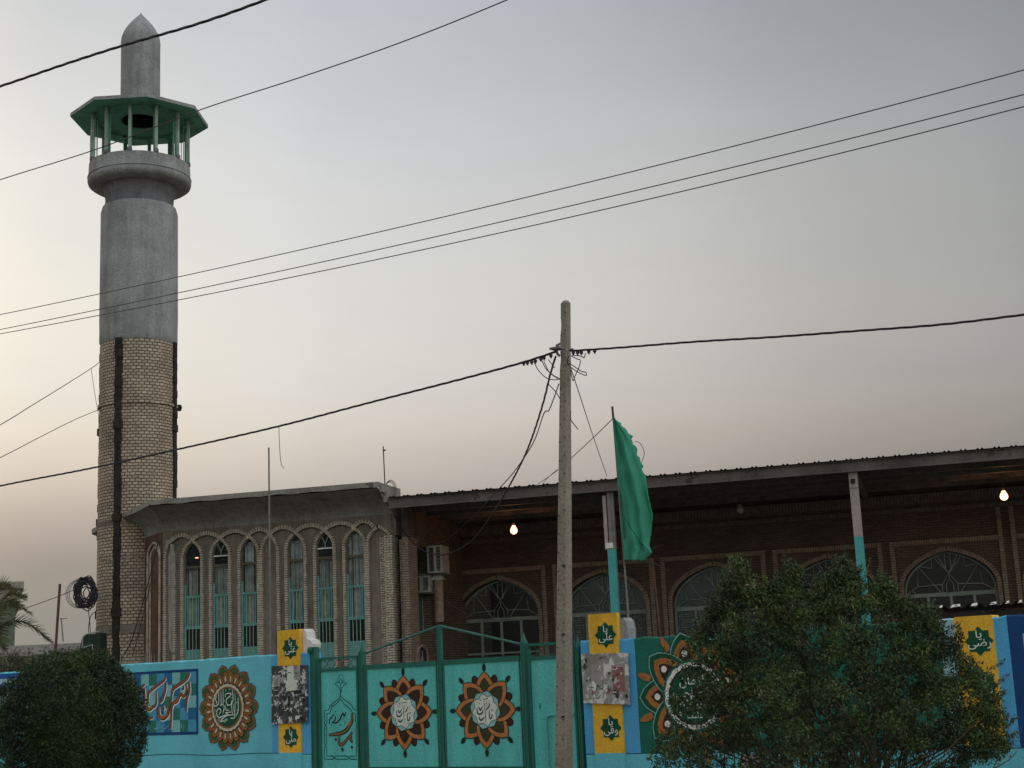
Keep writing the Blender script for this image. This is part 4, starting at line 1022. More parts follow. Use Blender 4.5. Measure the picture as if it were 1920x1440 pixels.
# broken lumps of masonry beside the first two pillars
def lump(label, pts, y, mat):
    x0, z0 = W.P(*pts[0], y); t = MB(); t.use(mat); t.prism([(a-x0, c) for a, c in [W.P(px, py, y) for px, py in pts]], 0, .2)
    o = t.build('masonry_stub', None); o.location = W.world(x0, y, 0); o.rotation_euler = (0, 0, W.rz)
    bv = o.modifiers.new('b', 'BEVEL'); bv.width = .02; bv.segments = 2; bv.limit_method = 'ANGLE'
    tag(o, label, 'masonry stub'); return o
lump('white rounded stub of masonry behind the left yellow pillar', [(563, 1230), (563, 1180), (570, 1179), (573.5, 1185), (575, 1198), (582, 1200), (585, 1207), (584, 1215), (579, 1219), (575, 1230)], .05, 'white_paint')
lump('grey rounded stub of masonry behind the right yellow pillar', [(1160, 1205), (1160, 1160), (1168, 1158), (1174, 1164), (1177, 1178), (1178, 1205)], .05, 'cement')
# posters
def poster(label, px, mats_, n):
    c = [W.P(a, b_, -.035) for a, b_ in px]; x0 = c[0][0]
    t = thing('poster_board', label, 'poster board', W.world(x0, -.036, c[3][1]), W.rz)
    m = MB(); z0 = c[3][1]; pts = [(a-x0, b_-z0) for a, b_ in c]; m.use(mats_[0])
    m.prism(pts, 0, -.022)
    m.build('sheet', None, t)
    p = Paint(-.024); wv = max(a for a, _ in pts); hv = max(b_ for _, b_ in pts); r2 = random.Random(n)
    for k in range(12):      # pasted sheets, mostly gone
        x_, z_, a_, b_ = r2.uniform(0, wv*.75), r2.uniform(0, hv*.75), r2.uniform(.12, .3), r2.uniform(.14, .34); tl = r2.uniform(-.02, .02)
        q = [(min(wv-.008, max(.008, u)), min(hv-.015, max(.015, v))) for u, v in ((x_, z_), (x_+a_, z_+tl), (x_+a_+tl, z_+b_), (x_+tl, z_+b_+r2.uniform(-.03, .03)))]
        p.poly(q, mats_[2][k % len(mats_[2])])
    for k in range(30):
        cx, cz = r2.uniform(.04, wv-.05), r2.uniform(.05, hv-.06); s = r2.uniform(.010, .045)
        q = [(cx+s*r2.uniform(.3, 1.3)*math.cos(a), cz+s*r2.uniform(.3, 1.8)*math.sin(a)) for a in [k2*.7 for k2 in range(9)]]
        q = [(min(wv-.01, max(.01, a)), min(hv-.02, max(.01, b_))) for a, b_ in q]
        p.poly(q, r2.choice(['letter_white', 'off_white', 'poster_dark', mats_[1], 'off_white', 'ink', 'far_slab']))
    for k in range(16):
        cx, cz = r2.uniform(.05, wv-.1), r2.uniform(.06, hv-.06)
        p.stroke([(cx, cz), (cx+r2.uniform(.01, .05), cz+r2.uniform(-.03, .03)), (cx+r2.uniform(.03, .09), cz+r2.uniform(-.02, .04))], .010, r2.choice(['ink', 'letter_white']))
    p.build('torn_paper', t); return t
poster('black and white torn poster board on the left pillar', [(511, 1249), (577, 1247), (578, 1354), (511, 1358)], ['poster_dark', 'far_slab', ['poster_dark', 'poster', 'ink', 'off_white', 'poster_dark']], 3)
poster('grey peeling poster board with red scraps on the right pillar', [(1091, 1226), (1178, 1224), (1182, 1321), (1096, 1318)], ['poster', 'poster_red', ['poster', 'far_slab', 'poster_red', 'far_wall', 'poster']], 8)

# ================================================================ gate
gt = thing('metal_gate', 'turquoise double gate with painted flowers, green posts and a low peaked top rail', 'gate', W.o, W.rz)
YG = .04
def gx(px, py=1320): return W.x(px, py, YG)
def gz(px, py): return W.z(px, py, YG)
zRail = gz(830, 1241); zTop2 = gz(985, 1233); zSide = gz(640, 1235)
posts = [(583, 600, 1213, False), (674.5, 689, 1222, True), (823.5, 834.5, 1172, False), (980.5, 995.5, 1205, True), (1083.5, 1096.5, 1212, True)]
for a, c, pyt, fin in posts:
    hd = .045 if c-a > 12 else .02; x0, x1 = W.x(a, 1330, YG-hd), W.x(c, 1330, YG+hd); zt_ = gz((a+c)/2, pyt); m = MB(); m.use('gate_frame'); m.box(x0, x1, YG-hd, YG+hd, 0, zt_)
    m.use('gate_frame_old'); m.box(x0+.002, x0+.014, YG-hd-.007, YG-hd-.001, .02, zt_-.02); m.box(x1-.014, x1-.002, YG-hd-.007, YG-hd-.001, .02, zt_-.02)
    po = m.build('gate_post', None, gt)
    if fin:
        xm = (x0+x1)/2; hw = (x1-x0)/2; q = MB(); q.use('gate_frame_old'); q.lathe([(hw*1.5, zt_), (hw*1.5, zt_+.012), (hw*1.25, zt_+.016), (.006, zt_+.13), (0, zt_+.15)], 4, (xm, YG), a0=R(45)); q.build('finial', None, po)
# little lever on the first post
m = MB(); m.use('gate_frame'); m.lathe([(0, gz(590, 1226)), (.03, gz(590, 1224)), (.04, gz(590, 1218)), (.02, gz(590, 1214)), (0, gz(590, 1212))], 8, (gx(588), YG-.07)); m.build('hinge_knob', None, gt)
# gable rails
m = MB(); m.use('gate_frame_old')
za, zc, zd = gz(690, 1224), gz(829, 1173), gz(980, 1207)
for A, B, r_ in (((gx(689), YG, za), (gx(829), YG, zc), .017), ((gx(829), YG, zc), (gx(980), YG, zd), .017)): m.tube([A, B], r_, 6)
m.build('peaked_rail', None, gt)
def leaf(pa, pc, zt_, name='gate_leaf'):
    x0, x1 = gx(pa, 1330)+.006, gx(pc, 1330)-.006; zb_ = gz(910, 1437); m = MB()
    m.use('gate_panel'); m.box(x0, x1, YG-.012, YG+.012, .06, zt_-.03)
    m.use('gate_frame')
    m.box(x0, x1, YG-.03, YG+.03, zt_-.045, zt_+.02); m.box(x0, x1, YG-.035, YG+.03, zb_-.05, zb_); m.box(x0, x1, YG-.03, YG+.03, .05, .10)
    m.box(x0, x0+.028, YG-.03, YG+.03, .1, zb_-.05); m.box(x1-.028, x1, YG-.03, YG+.03, .1, zb_-.05)
    m.use('gate_frame_old'); m.box(x0, x0+.016, YG-.028, YG-.013, zb_, zt_-.045); m.box(x1-.016, x1, YG-.028, YG-.013, zb_, zt_-.045)
    return m.build(name, None, gt)
lf = leaf(689, 823.5, zRail); rf_ = leaf(834.5, 980.5, gz(905, 1236))
km = [([(690, 960), (712, 1010), (665, 1100), (632, 1050), (628, 850)], 34), ([(685, 855), (740, 835)], 40), ([(695, 730), (708, 700)], 24), ([(655, 630), (600, 760), (540, 830)], 32), ([(548, 575), (540, 705)], 22), ([(490, 600), (512, 900), (530, 1210)], 18),
      ([(460, 525), (600, 488)], 30), ([(282, 780), (290, 920), (350, 965), (430, 920), (452, 830)], 38), ([(330, 740), (372, 840), (435, 735)], 36), ([(330, 1050), (390, 1145), (485, 1050)], 38), ([(368, 560), (388, 535)], 42), ([(330, 655), (345, 620)], 34)]
def flower(fp, px, py, par):
    p = Paint(YG-.0135); cx, cz = W.P(px, py, YG); k_ = (wz(px, py-20, YG)-wz(px, py+20, YG))/40/1.0
    s = k_*fp
    for k in range(8):
        a = R(90+k*45); petal(p, cx, cz, a+R(22.5), 40*s, 66*s, 9*s, 'ink', .45); petal(p, cx, cz, a+R(22.5), 40*s, 64.5*s, 7.6*s, 'maroon', .45)
    for k in range(8):
        a = R(90+k*45); c, q = math.cos(a), math.sin(a)
        p.stroke([(cx+60*s*c, cz+60*s*q), (cx+72*s*c, cz+72*s*q)], 2.0*s, 'ink', 1, False)
        petal(p, cx, cz, a, 68.5*s, 82*s, 4.2*s, 'ink', .7)
        petal(p, cx, cz, a, 10*s, 68.5*s, 22*s, 'ink', .72); petal(p, cx, cz, a, 12*s, 66.2*s, 20.6*s, 'bright_orange', .72); petal(p, cx, cz, a, 12*s, 56.5*s, 15*s, 'ink', .72); petal(p, cx, cz, a, 12*s, 54.5*s, 13.6*s, 'olive' if fp > 1.05 else 'maroon', .72)
    def st8(r, rot, mat, f=.80): p.poly([(cx+(r if k % 2 == 0 else r*f)*math.cos(R(rot+k*22.5)), cz+(r if k % 2 == 0 else r*f)*math.sin(R(rot+k*22.5))) for k in range(16)], mat)
    st8(35*s, 78, 'ink', .9); st8(33.6*s, 78, 'pale_teal', .9); st8(30.5*s, 100, 'ink', .8); st8(29*s, 100, 'off_white', .8)
    bx, bz_ = W.P(730+510/18, 1290+835/18, YG)
    for pts, w_ in km:
        q = [W.P(730+x_/18, 1290+z_/18, YG) for x_, z_ in pts]
        p.stroke([(cx+(u-bx)*fp, cz+(v-bz_)*fp) for u, v in q], w_*1.35/18*PXM*fp, 'ink')
    p.build('flower_painting', par)
flower(1.04, 759, 1336, lf); flower(1.08, 911.5, 1331, rf_)
# side doors
def side_door(pa, pc, zt_, za_, label=None):
    x0, x1 = gx(pa, 1330)+.004, gx(pc, 1330)-.004; m = MB(); m.use('gate_panel'); m.box(x0+.03, x1-.03, YG-.008, YG+.008, .06, za_-.03)
    m.use('gate_frame'); m.box(x0, x1, YG-.03, YG+.03, zt_-.035, zt_); m.box(x0, x1, YG-.03, YG+.03, za_-.04, za_)
    m.box(x0, x0+.035, YG-.03, YG+.03, .05, za_-.04); m.box(x1-.03, x1, YG-.03, YG+.03, .05, za_-.04); m.box(x0, x0+.02, YG-.025, YG+.025, za_, zt_-.035); m.box(x1-.02, x1, YG-.025, YG+.025, za_, zt_-.035)
    m.use('gate_frame_old'); n = 5; zc = (za_+zt_-.035)/2; hh = (zt_-.035-za_)/2
    for k in range(n):
        xm = x0+(x1-x0)*(k+.5)/n; hw = (x1-x0)/n/2
        m.tube([(xm-hw, YG, zc), (xm-hw*.5, YG, zc+hh*.8), (xm+hw*.5, YG, zc+hh*.8), (xm+hw, YG, zc), (xm+hw*.5, YG, zc-hh*.8), (xm-hw*.5, YG, zc-hh*.8), (xm-hw, YG, zc)], .006, 4)
    return m.build('side_door', None, gt)
d1 = side_door(600, 674.5, gz(640, 1231), gz(640, 1252)); d1['label'] = 'side door with an outlined arch and calligraphy'
d2 = side_door(995.5, 1083.5, gz(1020, 1205), gz(1020, 1230))
p = Paint(YG-.0095); T1 = lambda pts: [W.P(600+x_/8.475, 1260+z_/8.475, YG) for x_, z_ in pts]
k8 = 1/8.475*PXM
def ln(pts, w_=18, mat='ink_green', sm=1): p.stroke(T1(pts), w_*k8, mat, sm, False)
ln([(335, 385), (300, 430), (220, 490), (170, 540), (135, 605), (75, 610), (75, 820), (112, 870), (112, 1140), (75, 1200), (75, 1385), (210, 1385), (260, 1335), (430, 1335), (490, 1385), (595, 1385)])
ln([(335, 430), (270, 500), (190, 560), (165, 655), (115, 660), (115, 810), (78, 870), (78, 1140), (115, 1200), (115, 1335), (210, 1335), (260, 1385), (440, 1385), (500, 1335), (583, 1335), (583, 1200), (597, 1170), (580, 1130), (580, 850), (590, 820), (573, 780), (570, 655), (525, 650), (490, 590), (400, 520), (335, 430)])
ln([(335, 385), (380, 430), (470, 490), (520, 540), (545, 600), (597, 600)])
ln([(335, 385), (330, 330), (350, 300), (340, 290)], 26)
ln([(330, 310), (300, 230), (245, 195), (290, 160), (335, 200), (335, 300), (375, 220), (430, 185), (385, 160), (345, 175)], 12, sm=3)
ln([(300, 160), (295, 90), (335, 40), (375, 80), (370, 160), (335, 100), (310, 160)], 11, sm=3)
big = [([(515, 655), (518, 770), (480, 850), (420, 930), (330, 975), (240, 990), (150, 1000)], 46), ([(522, 955), (492, 1010), (500, 1085), (528, 1115)], 36), ([(500, 985), (430, 1080), (350, 1155), (308, 1120), (320, 1015)], 38), ([(250, 1050), (270, 1090)], 46), ([(350, 1205), (378, 1255)], 50), ([(505, 1175), (525, 1215)], 44)]
for pts, w_ in big: p.stroke(T1(pts), w_*1.7*k8, 'ink')
for pts, w_ in big[:3]: p.stroke(T1(pts), w_*.8*k8, 'brown')
p.stroke(T1([(500, 770), (470, 820), (455, 850)]), 34*k8, 'orange')
for pts, w_ in [([(418, 630), (395, 700), (368, 655), (330, 740), (270, 805), (195, 800)], 22), ([(370, 745), (388, 740)], 20), ([(258, 700), (240, 770), (210, 790)], 18), ([(235, 660), (190, 720), (158, 760), (158, 835)], 18), ([(243, 632), (258, 630)], 18), ([(180, 845), (195, 847)], 18), ([(310, 850), (350, 830)], 10), ([(405, 790), (400, 820)], 12)]: p.stroke(T1(pts), w_*1.35*k8, 'ink')
p.build('arch_calligraphy', d1)
m = MB(); m.use('gate_panel'); r_ = .016
hx1, hz1 = W.P(1023, 1345, YG-.03); m.tube([(hx1+.01, YG-.035, .3), (hx1, YG-.035, hz1-.03), (hx1+.03, YG-.035, hz1+.015), (hx1+.09, YG-.035, hz1+.03), (gx(1078), YG-.035, hz1+.03)], r_, 6)
m.use('gate_frame'); m.tube([(gx(1014), YG-.04, gz(1014, 1328)), (gx(1017), YG-.05, gz(1014, 1323)), (gx(1014), YG-.04, gz(1014, 1318))], .008, 5); m.build('raised_frame_and_latch', None, d2)

# ================================================================ utility pole
PY = 18.6
pb = at(1057, 1430, PY); pt_ = at(1060.5, 569, PY); slope = (pt_-pb)/(pt_.z-pb.z); base = pb-slope*pb.z
up_ = thing('utility_pole', 'weathered concrete utility pole in front of the gate, carrying bundled cables', 'utility pole', (base.x, base.y, 0), -ALPHA)
lean = Matrix.Rotation(ALPHA, 3, 'Z') @ slope
def PL(x, y, z): return (x+lean.x*z, y+lean.y*z, z)
hb, ht = .095, .055; zt = pt_.z
m = MB(); m.use('pole_concrete'); n = 44
def pring(z, chip=0.0):
    w_ = hb+(ht-hb)*z/zt; d = w_*.95; c = .018
    return [PL(x, y, z) for x, y in ((-w_+c+chip, -d), (w_-c, -d), (w_, -d+c), (w_, d-c), (w_-c, d), (-w_+c, d), (-w_+chip, d-c), (-w_+chip, -d+c))]
zz = [zt*k/n for k in range(n+1)]
pr = None
for k, z in enumerate(zz):
    chip = .014 if z > zt-.75 and (k % 3 == 0) else (.004*rnd.random())
    r_ = pring(z, chip)
    if pr:
        for i in range(8): m.face([pr[i], pr[(i+1) % 8], r_[(i+1) % 8], r_[i]])
    pr = r_
cap = [tuple(Vector(q)*.0+Vector(PL(0, 0, zt+.035))+(Vector(q)-Vector(PL(0, 0, zt)))*.55) for q in pr]
for i in range(8): m.face([pr[i], pr[(i+1) % 8], cap[(i+1) % 8], cap[i]])
m.poly(cap)
m.use('tie_dark')
for k in range(26):
    z = .4+k*.235; w_ = hb+(ht-hb)*z/zt
    for s in (-.55, .55):
        q = PL(s*w_, -w_*.95-.001, z+(.06 if s > 0 else 0)); m.lathe([(0, -.0005), (.0075, -.0005)], 8) if False else None
        m.obox(q, (.007, 0, 0), (0, .003, 0), (0, 0, .008))
for z in (1.2, 2.2, 3.05): q = PL(.5*hb, -hb*.95, z); m.obox(q, (.022, 0, 0), (0, .003, 0), (0, 0, .012))
m.build('shaft', None, up_)
# clamp and dead-end fittings
zc = at(1055, 658, PY).z
m = MB(); m.use('steel_old'); wq = ht*1.35
m.box(-wq+PL(0, 0, zc)[0], wq+PL(0, 0, zc)[0], -wq, wq, zc-.012, zc+.012)
m.tube([PL(-wq-.02, -.02, zc+.09), PL(-wq-.05, -.03, zc+.04), PL(-wq-.03, -.03, zc-.03), PL(-wq-.0, -.02, zc-.06)], .018, 6)
m.tube([PL(-wq-.06, -.02, zc+.09), PL(-wq+.02, -.02, zc+.11)], .014, 5); m.tube([PL(wq, -.02, zc), PL(wq+.06, -.02, zc+.0)], .012, 5)
m.build('cable_clamp', None, up_)

# ================================================================ cables
def spline(P, sm=6):
    P = [Vector(p) for p in P]; Q = []
    for i in range(len(P)-1):
        p0, p1, p2, p3 = P[max(0, i-1)], P[i], P[i+1], P[min(len(P)-1, i+2)]
        for k in range(sm):
            t = k/sm; Q.append(.5*((2*p1)+(p2-p0)*t+(2*p0-5*p1+4*p2-p3)*t*t+(3*p1-p0-3*p2+p3)*t**3))
    return Q+[P[-1]]
def cable(label, pts, r, mat='cable_grey', cat='cable', twist=0, sm=6, name='cable', group=None, ext=''):
    P = spline(pts, sm) if sm > 1 else [Vector(p) for p in pts]
    if 'a' in ext: P = [P[0]+(P[0]-P[1]).normalized()*26]+P
    if 'b' in ext: P = P+[P[-1]+(P[-1]-P[-2]).normalized()*26]
    o0 = P[0].copy(); m = MB()
    if twist:
        Q = []; 
        for a, c in zip(P, P[1:]):
            n = max(1, int((c-a).length/.05)); Q += [a.lerp(c, k/n) for k in range(n)]
        Q.append(P[-1]); L = 0; A = [[], [], []]
        for i, q in enumerate(Q):
            if i: L += (q-Q[i-1]).length
            d = (Q[min(i+1, len(Q)-1)]-Q[max(0, i-1)]).normalized(); u = Vector((0, 0, 1)); u = (u-d*u.dot(d)).normalized(); v = d.cross(u)
            for s in range(3): a = L*twist+s*2.094; A[s].append(q+(u*math.cos(a)+v*math.sin(a))*r*.5-o0)
        for s in range(3): m.tube(A[s], r*.58, 5)
    else: m.tube([q-o0 for q in P], r, 5)
    o = m.build(name, mat); o.location = o0; return tag(o, label, cat, group)
def onW(px, py, y): x_, z_ = W.P(px, py, y); return W.world(x_, y, z_)
YC = W.loc(at(1050, 658, PY-.02)).y-.02
cable('thick twisted cable from the pole clamp down to the left edge of the view', [onW(*q, YC) for q in ((-500, 1012), (-200, 955), (0, 911), (170, 878), (335, 842), (523, 799), (700, 753), (860, 712), (975, 681), (1043, 659))], .016, 'cable_black', twist=9, ext='a')
cable('thick twisted cable from the pole clamp out to the right edge of the view', [onW(*q, YC) for q in ((1068, 658), (1160, 652), (1300, 641), (1450, 632), (1600, 621), (1760, 609), (1920, 590), (2300, 540))], .014, 'cable_black', twist=9, ext='b')
cable('thickest twisted cable crossing the minaret spire at upper left', [onW(*q, -6) for q in ((-500, 300), (-200, 226), (0, 162), (120, 121), (232, 85), (370, 45), (497, 0), (700, -80), (1000, -210))], .017, 'cable_black', twist=8, ext='ab')
cable('single wire passing under the minaret gallery roof', [onW(*q, -6) for q in ((-500, 500), (-200, 405), (0, 337), (180, 280), (375, 206), (560, 146), (750, 80), (950, 0), (1300, -150))], .0065, 'cable_grey', ext='ab')
def q3(c0, c1, k): return [onW(x_, c0-c1*x_-k*x_*x_, -3) for x_ in (-600, -300, 0, 300, 600, 900, 1200, 1500, 1800, 2100, 2400)]
cable('top wire of the three that rise together toward the upper right', q3(590, .206, 1.72e-5), .0062, 'cable_grey', ext='ab')
cable('middle wire of the three that rise together toward the upper right', q3(618, .201, 1.49e-5), .0062, 'cable_grey', ext='ab')
cable('lowest wire of the three that rise together toward the upper right', q3(626, .183, 2.03e-5), .0062, 'cable_grey', ext='ab')
def drop(label, pts, r, mat='cable_black', **k): return cable(label, [at(a, b_, y) for a, b_, y in pts], r, mat, **k)
drop('heavy service drop sagging from the pole to the hall corner', [(1042, 668, 18.6), (1031, 705, 18.9), (1020, 750, 19.5), (1003, 805, 20.4), (985, 852, 21.6), (960, 902, 23.2), (935, 945, 24.8), (893, 1005, 27), (860, 1030, 28.5), (825, 1041, 29.5), (790, 1030, 30.2), (762, 1002, 30.8), (738, 965, 31)], .014, twist=8)
drop('lighter service drop crossing the heavy one on its way to the hall', [(1048, 720, 18.5), (1030, 768, 19.2), (1020, 775, 19.6), (1000, 830, 20.8), (965, 883, 22.5), (935, 917, 24.2), (905, 950, 26), (880, 975, 27.5), (840, 1010, 29), (805, 1023, 30), (780, 1021, 30.6), (745, 985, 31)], .008)
drop('straight guy wire from the pole down to the porch roof behind the flag', [(1070, 690, 18.6), (1085, 735, 20), (1110, 812, 25), (1138, 893, 29.8)], .007, 'cable_grey')
drop('long rope from the flagpole tip down left behind the pole to the roof', [(1148, 786, 20.2), (1115, 818, 22.5), (1084, 847, 25), (1045, 882, 27.5), (1008, 908, 30)], .007, 'cable_grey')
drop('short wire running from the rope knot to the roof edge', [(1045, 880, 27), (1025, 898, 28.6), (1018, 908, 29.8)], .005, 'cable_grey')
drop('thin cable slanting across the side wall and first porch window', [(735, 1000, 31.2), (768, 1052, 31.5), (800, 1090, 31.8), (855, 1140, 32.2), (905, 1160, 33), (1000, 1162, 33.6)], .008, 'cable_grey')
drop('upper wire from the minaret down to the left edge', [(190, 676, 33.9), (172, 690, 33), (120, 723, 30), (60, 760, 28), (-20, 808, 26), (-300, 960, 22)], .009, 'cable_grey')
drop('lower wire from the minaret down to the left edge', [(188, 767, 33.9), (140, 787, 32), (70, 822, 29), (-20, 868, 26), (-300, 1000, 22)], .008, 'cable_grey')
drop('short steep wire linking the two minaret wires', [(171, 692, 33), (178, 740, 33.2), (187, 790, 33.6)], .006, 'cable_grey')
drop('loose wire end hanging from the thick left cable', [(523, 800, 21.5), (524, 835, 21.5), (527, 868, 21.5), (533, 878, 21.5)], .005, 'cable_grey')
drop('faint wire from the black coil to the left edge', [(140, 1105, 33), (110, 1118, 35), (60, 1136, 38), (25, 1148, 40)], .010, 'cable_grey')
drop('dangling wire pair below the black coil', [(165, 1140, 33), (168, 1165, 33), (171, 1205, 33), (176, 1235, 33), (190, 1250, 33)], .009, 'cable_black')
drop('curved wire leaving the coil toward the minaret foot', [(184, 1144, 33.1), (172, 1152, 33), (167, 1168, 33), (166, 1190, 33), (167, 1225, 33)], .009, 'cable_black')
drop('black cable leaning on the minaret foot, left of the blank niche', [(296, 1020, 31.9), (280, 1085, 32.2), (262, 1150, 32.4), (245, 1205, 32.6), (225, 1240, 32.8)], .012, 'cable_black')
drop('second cable down the minaret foot nearer the niche', [(288, 1068, 32), (276, 1120, 32.2), (262, 1180, 32.4), (250, 1225, 32.6)], .009, 'cable_black')
drop('torn black cable draped from the minaret neck over its shoulder', [(203, 372, 36.0), (197, 385, 35.9), (201, 397, 35.6), (215, 405, 35.4), (232, 414, 35.2), (246, 427, 35.1)], .016, 'cable_black')
drop('thin torn end beside the draped cable on the minaret shoulder', [(200, 396, 35.7), (218, 402, 35.4), (235, 411, 35.2), (252, 417, 35.1)], .012, 'cable_black')
drop('dark cable running down between the two brick piers', [(738, 1015, 31.3), (742, 1060, 31.3), (746, 1120, 31.3), (756, 1150, 31.2), (759, 1190, 31.2), (755, 1225, 31.2)], .016, 'cable_black')
drop('thin wire down from the second porch column to the left', [(1598, 968, 30), (1560, 1010, 31.5), (1512, 1050, 32.5), (1440, 1092, 33)], .006, 'cable_grey')
drop('thin wire from the second porch column down to the right', [(1628, 968, 30), (1660, 995, 31), (1700, 1030, 32), (1745, 1055, 32.8)], .006, 'cable_grey')
drop('thin wire from the second flag pole down to the arch', [(1228, 1056, 24), (1250, 1068, 28), (1276, 1082, 32)], .006, 'cable_grey')
drop('wire slanting left from the first porch column', [(1130, 1015, 30), (1115, 1045, 31), (1092, 1080, 32.5), (1072, 1100, 33)], .006, 'cable_grey')
# loops and tails hanging at the pole head
def loops(label, L, r, par_y, mat='cable_black'):
    o0 = at(1057, 680, par_y); t = thing('cable_bunch', label, 'cable bunch', o0)
    for q in L: m = MB(); m.tube([v-o0 for v in spline([at(a, b_, par_y) for a, b_ in q], 5)], r, 5); m.build('cable_tail', mat, t)
loops('bunch of looped cable tails on the left side of the pole head', [[(1001, 678), (1010, 695), (1025, 709), (1040, 712), (1050, 711)], [(1016, 676), (1024, 692), (1038, 704), (1050, 710)], [(1020, 678), (1030, 698), (1046, 710)], [(1028, 674), (1040, 690)], [(1028, 720), (1042, 735), (1050, 748)]], .006, PY-.1)
loops('looped cable tails on the right side of the pole head', [[(1066, 668), (1064, 680), (1072, 690), (1088, 700), (1099, 704), (1098, 698), (1090, 696), (1078, 688), (1066, 680)], [(1070, 667), (1082, 673), (1088, 676), (1085, 690), (1078, 705), (1074, 714), (1070, 695)], [(1072, 666), (1090, 668), (1095, 671), (1098, 662)], [(1070, 770), (1070, 785), (1072, 790), (1078, 798), (1084, 805)]], .0065, PY-.1)
for side, L in (('left', [(982, 680), (989, 679), (997, 678), (1004, 676), (1014, 672), (1020, 670), (1033, 666)]), ('right', [(1075, 660), (1083, 660), (1090, 660), (1104, 658), (1115, 657)])):
    t = thing('connector_row', 'row of black piercing connectors on the cable %s of the pole' % side, 'connectors', onW(*L[0], YC), W.rz)
    for px, py in L:
        x_, z_ = W.P(px, py+1, YC); x0_, z0_ = W.P(*L[0], YC); m = MB(); m.use('cable_black'); m.obox((x_-x0_, 0, z_-z0_), (.014, 0, .003), (0, .02, 0), (0, 0, .015)); m.box(x_-x0_-.006, x_-x0_+.006, -.012, .012, z_-z0_-.035, z_-z0_-.01); m.build('connector', None, t)
# black cable coil beside the minaret
cc = at(159, 1111, 33.2); t = thing('cable_coil', 'tangled black coil of cable hanging against the left side of the minaret', 'cable coil', cc)
m = MB(); m.use('cable_black'); k33 = 33.2/F
for k in range(30):
    inn = k % 3 == 2; rx_, rz_ = (rnd.uniform(8, 14) if inn else rnd.uniform(15, 22))*k33, (rnd.uniform(12, 22) if inn else rnd.uniform(21, 28))*k33; ph = rnd.uniform(0, 6.28); dx, dz = rnd.uniform(-2, 7)*k33*(1 if inn else .4), rnd.uniform(-4, 4)*k33; tl = rnd.uniform(-.5, .5)
    P = []
    for a in range(25):
        u = ph+a*.2618; wob = 1+.10*math.sin(3*u+ph*5)+.06*math.sin(5*u+k); x_, z_ = rx_*wob*math.cos(u), rz_*wob*math.sin(u); P.append((dx+x_*math.cos(tl)-z_*math.sin(tl)*.6, rnd.uniform(-.03, .03), dz+x_*math.sin(tl)*.6+z_))
    m.tube(P, .013, 5)
m.build('coil_bundle', None, t)
m = MB(); m.use('cable_grey')
for k in range(3):
    P = [((-6-k*2.5)*k33+(23+k*2)*k33*math.cos(a*.2618), .05*k, -1*k33+(25+k)*k33*math.sin(a*.2618)) for a in range(6, 20)]; m.tube(P, .007, 4)
m.build('loose_loop', None, t)

# ================================================================ flag
YF = W.loc(at(1165, 1190, 20.0)).y; FY = 19.9
ftop = at(1148, 762, FY); fbot = at(1180, 1180, FY); sl_ = (fbot-ftop)/(fbot.z-ftop.z); fb0 = ftop-sl_*(ftop.z-0)
t = thing('flagpole', 'thin leaning flagpole behind the wall carrying the green flag', 'flagpole', fb0)
m = MB(); m.use('steel_old'); m.tube([(0, 0, 0), ftop-fb0], .016, 7, r2=.011)
m.use('rusty'); m.tube([at(1150, 785, FY)-fb0, ftop-fb0], .016, 6); m.build('pole', None, t)
fl = MB(); fl.use('flag_green')
Lp = [(1150, 783), (1153, 830), (1157, 880), (1161, 930), (1165, 980), (1168, 1015), (1171, 1050)]
Rp = [(1152, 784), (1183, 816), (1196, 850), (1209, 885), (1215, 925), (1224, 965), (1221, 1000), (1217, 1022), (1222, 1036), (1208, 1051)]
def samp(P, t):
    u = t*(len(P)-1); i = min(int(u), len(P)-2); f = u-i; return (P[i][0]+(P[i+1][0]-P[i][0])*f, P[i][1]+(P[i+1][1]-P[i][1])*f)
nu, nv = 26, 60; G = []
fo = at(1150, 783, FY)
for j in range(nv+1):
    row = []; v = j/nv; a, c = samp(Lp, v), samp(Rp, v)
    jag = (rnd.uniform(-4.5, 4.0) if v < .35 else rnd.uniform(-.5, .5))
    for i in range(nu+1):
        u = i/nu; px = a[0]+(c[0]+jag*(u > .95)-a[0])*u; py = a[1]+(c[1]-a[1])*u
        d = -.02-.16*math.sin(u*math.pi)*min(1, v*3)+.05*math.sin(u*7+v*5)*u+.035*math.sin(u*15-v*9)*min(1, v*4)+.010*math.sin(v*26+u*9)+.004*math.sin(u*34+v*6)
        row.append(at(px, py, FY+d)-fo)
    G.append(row)
for j in range(nv):
    for i in range(nu): fl.face([G[j][i], G[j][i+1], G[j+1][i+1], G[j+1][i]])
o = fl.build('flag', 'flag_green', None, smooth=True); o.location = fo; tag(o, 'tattered plain green flag hanging from the leaning flagpole', 'flag')
sm_ = o.modifiers.new('s', 'SOLIDIFY'); sm_.thickness = .004
m = MB(); m.use('ink_green'); m.tube([at(*(samp(Lp, k/20)[0]+3+(k % 2)*.8, samp(Lp, k/20)[1]), FY-.05)-fo for k in range(21)], .004, 4); m.build('hem', None, o)
m = MB(); m.use('cable_grey'); m.tube([v-fo for v in spline([at(1190, 828, FY), at(1199, 830, FY), (at(1206, 842, FY)), at(1208, 852, FY), at(1203, 866, FY)], 4)], .0045, 4); m.build('loose_thread', None, o)
m = MB(); m.use('ink_green'); m.tube([v-fo for v in spline([at(1163, 955, FY-.3), at(1180, 985, FY-.32), at(1198, 1012, FY-.3), at(1219, 1036, FY-.2)], 4)], .006, 4)
m.use('cable_black'); m.tube([at(1212, 1022, FY)-fo, at(1222, 1030, FY)-fo, at(1232, 1024, FY)-fo], .008, 4); m.tube([at(1216, 1045, FY)-fo, at(1224, 1034, FY)-fo], .01, 4); m.build('lashing', None, o)
